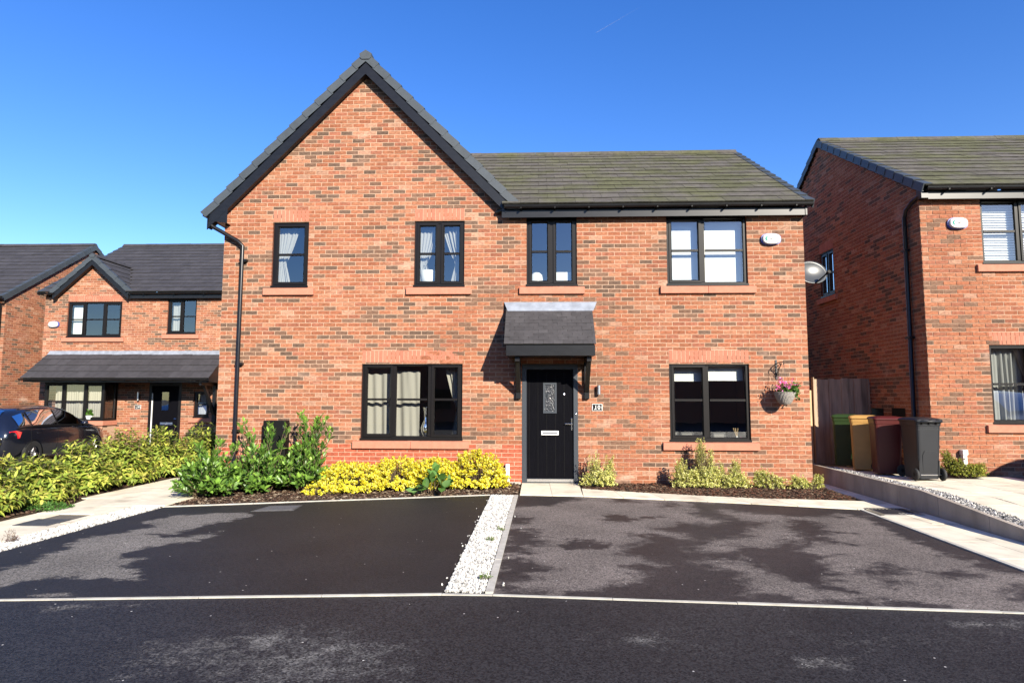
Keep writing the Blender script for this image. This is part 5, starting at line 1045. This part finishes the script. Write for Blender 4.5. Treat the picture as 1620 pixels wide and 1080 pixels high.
# basket planting
bs = np.array((bc[0], bc[1], 1.6)); hb = bpy.data.objects['hanging_basket']
def bunch(nm, ends, n, L, W, tones, m):
    P = np.repeat(ends, n, 0) + rng.normal(0, .022, (len(ends) * n, 3)); D = unit(rng.normal(0, 1, P.shape) + np.array([0, -.2, .4])); N = unit(rng.normal(0, 1, P.shape) + np.array([0, -.5, 1])); T = np.array(tones)[rng.integers(0, len(tones), len(P))] * rng.uniform(.8, 1.2, (len(P), 1))
    V, F = leaf_arr(P, D, N, L * rng.uniform(.7, 1.2, len(P)), W * rng.uniform(.8, 1.2, len(P)), .1, .1); link(nm, np_mesh(nm, V - np.array(ORG[hb.name]), F, m, tone=np.repeat(T, 4, 0)), hb, kind='stuff')
e = dome(tuple(bs + (.03, 0, -.02)), .18, .16, .13, 70, .3); e[:12] = bs + np.stack([rng.uniform(.10, .21, 12), rng.uniform(-.08, .05, 12), rng.uniform(-.02, .13, 12)], 1); e[12:15] = bs + np.array([(.19, -.05, -.06), (.2, -.02, -.1), (.17, -.06, -.02)])
bunch('foliage', e, 9, .05, .042, [(.07, .15, .025), (.11, .19, .03), (.05, .11, .02)], MT['softleaf'])
for p in [(-.12, -.08, .10), (-.07, -.1, .16), (-.08, -.03, .22), (-.02, -.12, .12), (-.13, -.1, .05), (.03, -.12, .10), (.14, 0, .16), (.20, -.02, .12), (-.04, 0, .18)]:
    bunch('flower_head', (bs + np.array(p))[None], 16, .032, .03, [(.72, .12, .30), (.80, .25, .54), (.65, .08, .22)], MT['petal'])

# ================================================================== behind the windows
def curtain(name, label, x0, x1, z0, z1, y, m, folds=6, tie=None, side=1, amp=.025, thing_=True, pinch=.35):
    nx, nz = folds * 8, 22; V = []; u = np.linspace(0, 1, nx); org = ((x0 + x1) / 2, y, z0)
    for k in range(nz):
        f = k / (nz - 1); z = z0 + (z1 - z0) * f; wd = 1.0
        if tie is not None:
            dlt = (f - tie); wd = pinch + (1 - pinch) * (min(1, abs(dlt) / (1 - tie)) ** .75 if dlt > 0 else min(1, abs(dlt) / max(tie, .05)) ** .8 * .45)
        for q in u:
            xx = (x0 + (x1 - x0) * q * wd) if side > 0 else (x1 - (x1 - x0) * (1 - q) * wd)
            V.append((xx - org[0], amp * (math.sin((q + .12 * math.sin(q * 7 + x0 * 9)) * folds * 6.28) * (.6 + .5 * math.sin(q * 5.1 + x0 * 7)) + .5 * math.sin(q * folds * 9.7 + f * 2 + x0)), z - z0))
    F = [(k * nx + j, k * nx + j + 1, (k + 1) * nx + j + 1, (k + 1) * nx + j) for k in range(nz - 1) for j in range(nx - 1)]
    o = link(name, np_mesh(name, V, F, m, smooth=True), None, org); tag(o, label, 'curtain'); return o
C_, N_ = MT['curtain'], MT['net']
curtain('curtain', 'white tied-back curtain in the single upstairs window at the left', -4.88, -4.44, 3.45, 4.75, .20, N_, 4, .42, 1)
curtain('curtain', 'left tied-back white curtain of the upstairs window right of the gable centre', -2.23, -1.74, 3.45, 4.75, .20, N_, 4, .40, 1)
curtain('curtain', 'right tied-back white curtain of the upstairs window right of the gable centre', -1.80, -1.36, 3.45, 4.75, .20, N_, 4, .40, -1)
curtain('curtain', 'long cream curtain behind the left light of the wide ground floor window', -3.12, -2.66, .70, 1.93, .24, C_, 2, None, 1, .04)
curtain('curtain', 'cream curtain gathered behind the middle light of the wide ground floor window', -2.60, -2.16, .70, 1.98, .25, C_, 2, None, 1, .04)
curtain('curtain', 'cream curtain tied back at the right of the wide ground floor window', -1.70, -1.40, .70, 2.05, .26, C_, 3, .45, -1, .03, pinch=.25)
curtain('curtain', 'white net curtain in the ground floor window of the right-hand house', 7.90, 8.55, 1.0, 2.40, .22, N_, 5, None, 1, .03)
curtain('curtain', 'brown striped curtain drawn aside in the right-hand house ground floor window', 8.35, 8.95, 1.0, 2.42, .17, mat('brown_curtain', (.24, .20, .16), .9), 4, .3, -1, .03)
curtain('curtain', 'white curtain behind the left light of the bay window', -15.1, -14.8, .8, 1.93, 7.98, C_, 3)
curtain('curtain', 'long white curtain behind the middle lights of the bay window', -14.72, -14.1, .8, 1.93, 7.99, C_, 5)
curtain('curtain', 'white curtain behind the right-hand lights of the bay window', -14.0, -13.56, .8, 1.93, 7.98, C_, 4, None, -1)
curtain('curtain', 'white curtain in the narrow side light of the background house', -10.9, -10.65, .9, 1.7, 8.7, N_, 3)
curtain('curtain', 'pale curtain inside the small upstairs window of the background house', -11.9, -11.55, 3.5, 4.6, 8.72, N_, 3)
def blind(label, x0, x1, z0, z1, y, m=None):
    t = thing('roller_blind', label, 'blind', ((x0 + x1) / 2, y, z1), 'roller blinds')
    MB().box(x0, x1, y, y + .004, z0, z1).build('cloth', m or MT['blind'], t); MB().tube([(x0, y + .02, z1 + .01), (x1, y + .02, z1 + .01)], .022, 10).build('roller', MT['white'], t); MB().box(x0, x1, y - .004, y + .008, z0 - .02, z0).build('bottom_bar', MT['white'], t)
blind('white roller blind pulled right down in the upstairs right window, left light', 2.36, 2.96, 3.50, 4.74, .20); blind('white roller blind pulled right down in the upstairs right window, right light', 2.985, 3.70, 3.50, 4.74, .20)
blind('short white roller blind at the top of the right ground floor window, left light', 2.38, 2.98, 1.82, 2.06, .22); blind('short white roller blind at the top of the right ground floor window, right light', 3.02, 3.68, 1.83, 2.07, .22)
blind('white roller blind behind the left light of the dormer window', -15.2, -14.78, 3.4, 4.55, 8.68)
t = thing('venetian_blind', 'white venetian blind in the upstairs window of the right-hand house', 'blind', (8.55, .17, 5.0))
for k in range(24): z = 3.93 + k * .046; MB().add([(7.91, .155, z - .019), (9.2, .155, z - .019), (9.2, .182, z + .016), (7.91, .182, z + .016)], [(0, 1, 2, 3)]).build('slat', MT['blind'], t)
MB().box(7.91, 9.2, .15, .2, 5.0, 5.04).build('head_rail', MT['white'], t)
# things on the sills
def sill_thing(name, label, cat, mb, m, org, smooth=True): o = mb.build(name, m, None, org, smooth=smooth); o.location = org; tag(o, label, cat)
for (x0, x1, y, z) in ((-.20, .712, .125, 3.50), (2.3, 3.75, .125, .735), (-2.25, -1.34, .125, 3.50), (-3.17, -1.35, .125, .735)):
    MB().box(x0, x1, y, y + .22, z - .03, z).build('inner_sill', MT['white'] if z > 2 else MT['soil'], H)
sill_thing('bowl', 'white upturned bowl on the sill of the upstairs window above the door', 'bowl', MB().lathe([(.12, 3.50), (.12, 3.66), (.105, 3.74), (.06, 3.785), (.0, 3.80)], (-.02, .2, 0), 20), MT['white'], (-.02, .2, 3.5))
sill_thing('white_box', 'low white box on the sill of the upstairs window above the door', 'box', MB().box(.30, .62, .16, .27, 3.50, 3.79), MT['white'], (.46, .2, 3.5), False)
sill_thing('tub', 'white tub on the sill inside the upstairs window right of the gable centre', 'tub', MB().lathe([(.0, 3.5), (.13, 3.5), (.15, 3.84), (.0, 3.84)], (-2.03, .24, 0), 20), MT['white'], (-2.03, .24, 3.5))
sill_thing('glass_vase', 'silver vase on the sill of the wide ground floor window', 'vase', MB().lathe([(.0, .74), (.04, .74), (.03, .78), (.075, .87), (.09, .95), (.06, 1.04), (.03, 1.10), (.035, 1.24), (.055, 1.32)], (-2.03, .18, 0), 24), MT['chrome'], (-2.03, .18, .735))
for lab, x0, x1, h in (('thin dark photo frame on the right ground floor sill, far left', 2.41, 2.51, .17), ('wide dark photo frame on the right ground floor sill, left light', 2.56, 2.78, .16), ('dark photo frame on the right ground floor sill, right light', 3.13, 3.34, .15)):
    t = thing('photo_frame', lab, 'photo frame', ((x0 + x1) / 2, .2, .735), 'photo frames on the sill'); MB().ring(lambda u, d, z: (u, .19 + d + (z - .735) * .2, z), x0, x1, .735, .735 + h, [(0, .02), (0, 0), (.016, 0), (.016, .012)]).build('frame', MT['upvc'], t); MB().add([(x0 + .014, .20, .75), (x1 - .014, .20, .75), (x1 - .014, .20 + h * .2, .72 + h), (x0 + .014, .20 + h * .2, .72 + h)], [(0, 1, 2, 3)]).build('picture', MT['room'], t)
t = thing('reed_diffuser', 'reed diffuser with pale sticks on the right ground floor sill', 'diffuser', (3.53, .18, .735)); MB().lathe([(0, .735), (.03, .735), (.03, .80), (.012, .81), (.012, .83)], (3.53, .18, 0), 14).build('bottle', MT['white'], t)
for k in range(6): MB().tube([(3.53, .18, .80), (3.53 + .05 * math.sin(k * 1.1) - .02, .18 + .03 * math.cos(k), .97)], .004, 5).build('reed', MT['wood'], t)
sill_thing('pink_ornament', 'small pink ornament beside the reed diffuser', 'ornament', MB().lathe([(.0, .735), (.03, .735), (.042, .775), (.02, .81), (0, .815)], (3.60, .17, 0), 16), mat('pink', (.5, .08, .2), .5), (3.6, .17, .735))
sill_thing('pot', 'white pot on the bay window sill of the background house', 'pot', MB().lathe([(0, .8), (.08, .8), (.10, .92), (0, .92)], (-13.93, 7.93, 0), 14), MT['white'], (-13.93, 7.93, .8))
plant('pot_plant', 'small green plant in the white pot in the bay window', 'plant', (-13.93, 7.93, .90), dome((-13.93, 7.93, .9), .12, .05, .22, 30, .4), MT['softleaf'], 8, .07, .035, [(.1, .25, .03)], None, .4)

# ================================================================== cars
def make_car(label, grp):
    t = thing('parked_car', label, 'car', (0, 0, 0), grp); O = (0, 0, 0)
    S = [(-2.13, .38, .72, .80, .66, .70, .56), (-2.10, .30, .82, .92, .74, .79, .62), (-1.98, .26, .90, 1.14, .82, .85, .60), (-1.80, .25, .945, 1.33, .86, .88, .58), (-1.50, .24, .965, 1.42, .88, .895, .60), (-1.0, .22, .965, 1.465, .885, .90, .62), (-.4, .21, .955, 1.475, .885, .90, .63), (.1, .21, .94, 1.445, .885, .90, .62),
         (.45, .21, .93, 1.36, .885, .90, .61), (.80, .21, .92, 1.19, .885, .895, .64), (1.08, .21, .905, 1.03, .885, .89, .70), (1.30, .22, .88, .965, .88, .88, .70), (1.62, .23, .83, .90, .87, .86, .68), (1.90, .25, .76, .81, .82, .80, .60), (2.06, .30, .66, .70, .74, .70, .50), (2.14, .38, .56, .60, .62, .58, .54)]
    A = np.array(S)
    def sec(x):
        r = [np.interp(x, A[:, 0], A[:, k]) for k in range(1, 7)]; zb, zs, zt, wb, ws, wt = r
        cab = zt - zs
        return [(wb * .9, zb), (wb + .01, zb + .08), (wb + .035, zb + (zs - zb) * .5), (ws + .02, zs - .10), (ws, zs), (ws * .5 + wt * .5 + .018, zs + cab * .48), (wt + .035, zs + cab * .86), (wt * .86, zt - .004), (wt * .45, zt + .018), (0, zt + .024)]
    X = [s[0] for s in S]; m_ = MB(); K = 10
    for x in X:
        p = sec(x); m_.v += [(x, y, z) for y, z in p] + [(x, -y, z) for y, z in p[-2::-1]]
    W_ = 2 * K - 1; m_.f = [(i * W_ + j, i * W_ + j + 1, (i + 1) * W_ + j + 1, (i + 1) * W_ + j) for i in range(len(X) - 1) for j in range(W_ - 1)] + [tuple(range(W_)), tuple(range(len(X) * W_ - 1, (len(X) - 1) * W_ - 1, -1))]; m_.mi = [0] * len(m_.f)
    b = m_.build('body', MT['paint'], t, O, smooth=True); sd = b.modifiers.new('s', 'SUBSURF'); sd.levels = 1; sd.render_levels = 2
    def side(x0, x1, f0, f1, name, s, m, top0=None, n=6, off=.012):
        v = []
        for k in range(n + 1):
            x = x0 + (x1 - x0) * k / n; p = sec(x); q4, q6 = Vector((0, p[4][0], p[4][1])), Vector((0, p[6][0], p[6][1])); q5 = Vector((0, p[5][0], p[5][1]))
            for f in (f0, (f0 + f1) / 2, f1):
                q = q4.lerp(q5, f / .5) if f < .5 else q5.lerp(q6, (f - .5) / .5); v.append((x + (f * top0 if top0 else 0), s * (q.y + off), q.z))
        return MB().add(v, [(k * 3 + j, k * 3 + j + 1, k * 3 + j + 4, k * 3 + j + 3) for k in range(n) for j in range(2)]).build(name, m, t, O, smooth=True)
    for s in (1, -1):
        side(-1.78, -1.42, .14, .84, 'quarter_window', s, MT['carglass']); side(-1.34, -.42, .10, .92, 'rear_door_window', s, MT['carglass']); side(-.34, .62, .10, .92, 'front_door_window', s, MT['carglass'], -.02); side(-.40, -.36, .06, .95, 'window_pillar', s, MT['black'], None, 2, .016)
        side(-1.85, .95, .0, .07, 'window_trim', s, MT['black'], None, 10, .016)
        for x in (-1.20, -.22): MB().box(x, x + .16, s * .915 - .012, s * .915 + .012, .80, .825).build('door_handle', MT['paint'], t, O, bevel=.006)
        for x in (-1.42, -.38, .78): MB().tube([(x, s * .912, .92), (x, s * .928, .62), (x, s * .915, .34)], .004, 4).build('door_seam', MT['black'], t, O)
        mi = MB().lathe([(0, -.09), (.055, -.06), (.075, 0), (.06, .05), (0, .07)], (.60, s * 1.01, .99), 14, 'y', 1.2, .9).build('door_mirror', MT['paint'], t, O, smooth=True); MB().tube([(.62, s * .88, .95), (.60, s * .97, .97)], .02, 6).build('mirror_arm', MT['black'], mi, O)
        MB().add([(-2.06, s * .80, .70), (-1.80, s * .905, .72), (-1.74, s * .908, .86), (-1.90, s * .88, .90), (-2.02, s * .82, .88), (-2.10, s * .60, .74), (-2.06, s * .60, .88)], [(0, 1, 2, 3, 4), (0, 4, 6, 5)]).build('tail_light', MT['redlamp'], t, O)
        MB().add([(1.62, s * .885, .70), (1.98, s * .78, .64), (1.93, s * .77, .74), (1.55, s * .88, .80), (2.08, s * .55, .62), (2.02, s * .55, .71)], [(0, 1, 2, 3), (1, 4, 5, 2)]).build('headlight', MT['headlamp'], t, O)
        for x in (-1.30, 1.32):
            MB().lathe([(.345, -.03), (.375, .012), (.345, .02)], (x, s * .895, .31), 24, 'y').build('wheel_arch', MT['black'], t, O)
            wv = MB().lathe([(.20, -.10), (.31, -.10), (.325, -.06), (.325, .06), (.31, .09), (.22, .09), (.20, .06)], (x, s * .82, .31), 28, 'y').build('tyre', MT['rubber'], t, O)
            rm = MB().lathe([(0, .0), (.06, .0), (.07, -.02)], (x, s * .90, .31), 16, 'y')
            for k in range(5):
                a = k * 1.2566; rm.beam((x + .05 * math.cos(a), s * .895, .31 + .05 * math.sin(a)), (x + .205 * math.cos(a), s * .885, .31 + .205 * math.sin(a)), .05, .03, (-math.sin(a), 0, math.cos(a)))
            rm.build('rim', MT['steel'], wv, O)
    def top(x0, x1, z_lift, name, m, n=5):
        v = []
        for k in range(n + 1):
            x = x0 + (x1 - x0) * k / n; p = sec(x); v += [(x, sg * p[i][0] * (.93 if i == 7 else 1), p[i][1] + z_lift) for sg, i in ((-1, 7), (-1, 8), (1, 9), (1, 8), (1, 7))]
        return MB().add(v, [(k * 5 + j, k * 5 + j + 1, k * 5 + j + 6, k * 5 + j + 5) for k in range(n) for j in range(4)]).build(name, m, t, O, smooth=True)
    top(.38, 1.06, .012, 'windscreen', MT['carglass']); top(-1.98, -1.72, .012, 'rear_window', MT['carglass'])
    MB().box(-2.15, -2.11, -.26, .26, .62, .73).build('number_plate', mat('yellow_plate', (.6, .45, .03), .5), t, O); MB().tube([(-1.45, 0, 1.46), (-1.62, 0, 1.60)], .006, 5).build('aerial', MT['black'], t, O)
    return t
car = make_car('black hatchback parked behind the left hedge with its red tail light showing', 'dark hatchbacks on the driveways')
car.location = (-13.37, 5.0, -.2); car.rotation_euler.z = R(97)
car2 = copy_tree(car); car2['label'] = 'dark hatchback just beyond the right edge, casting its shadow on the brick wall'; car2.location = (9.82, -2.55, .2); car2.rotation_euler.z = R(90)

# faint contrail, ten kilometres up
ct = bpy.data.materials.new('contrail_vapour'); ct.use_nodes = True; n = ct.node_tree.nodes; l = ct.node_tree.links
tr = n.new('ShaderNodeBsdfTransparent'); ms = n.new('ShaderNodeMixShader'); n['Principled BSDF'].inputs['Base Color'].default_value = (.8, .8, .8, 1); n['Principled BSDF'].inputs['Roughness'].default_value = 1
geo = n.new('ShaderNodeAttribute'); geo.attribute_name = 'dry'
l.new(geo.outputs['Fac'], ms.inputs[0]); l.new(tr.outputs[0], ms.inputs[1]); l.new(n['Principled BSDF'].outputs[0], ms.inputs[2]); l.new(ms.outputs[0], n['Material Output'].inputs[0])
a = Vector((.083, .854, .514)); b_ = Vector((.145, .831, .538)); a *= 9500 / a.z; b_ *= 9500 / b_.z
V = []; vals = []
for k in range(13):
    p = a.lerp(b_, k / 12)
    for j in range(6): ang = j * 1.047; V.append((p.x + 8 * math.cos(ang), p.y, p.z + 8 * math.sin(ang))); vals.append(.16 * (1 - k / 12))
F = [(k * 6 + j, k * 6 + (j + 1) % 6, (k + 1) * 6 + (j + 1) % 6, (k + 1) * 6 + j) for k in range(12) for j in range(6)]
link('contrail', np_mesh('contrail', V, F, ct, attrs={'dry': vals}), kind='stuff')

# things whose parts were given world coordinates relative to their root are placed by the root; nothing else to do
bpy.context.view_layer.update()
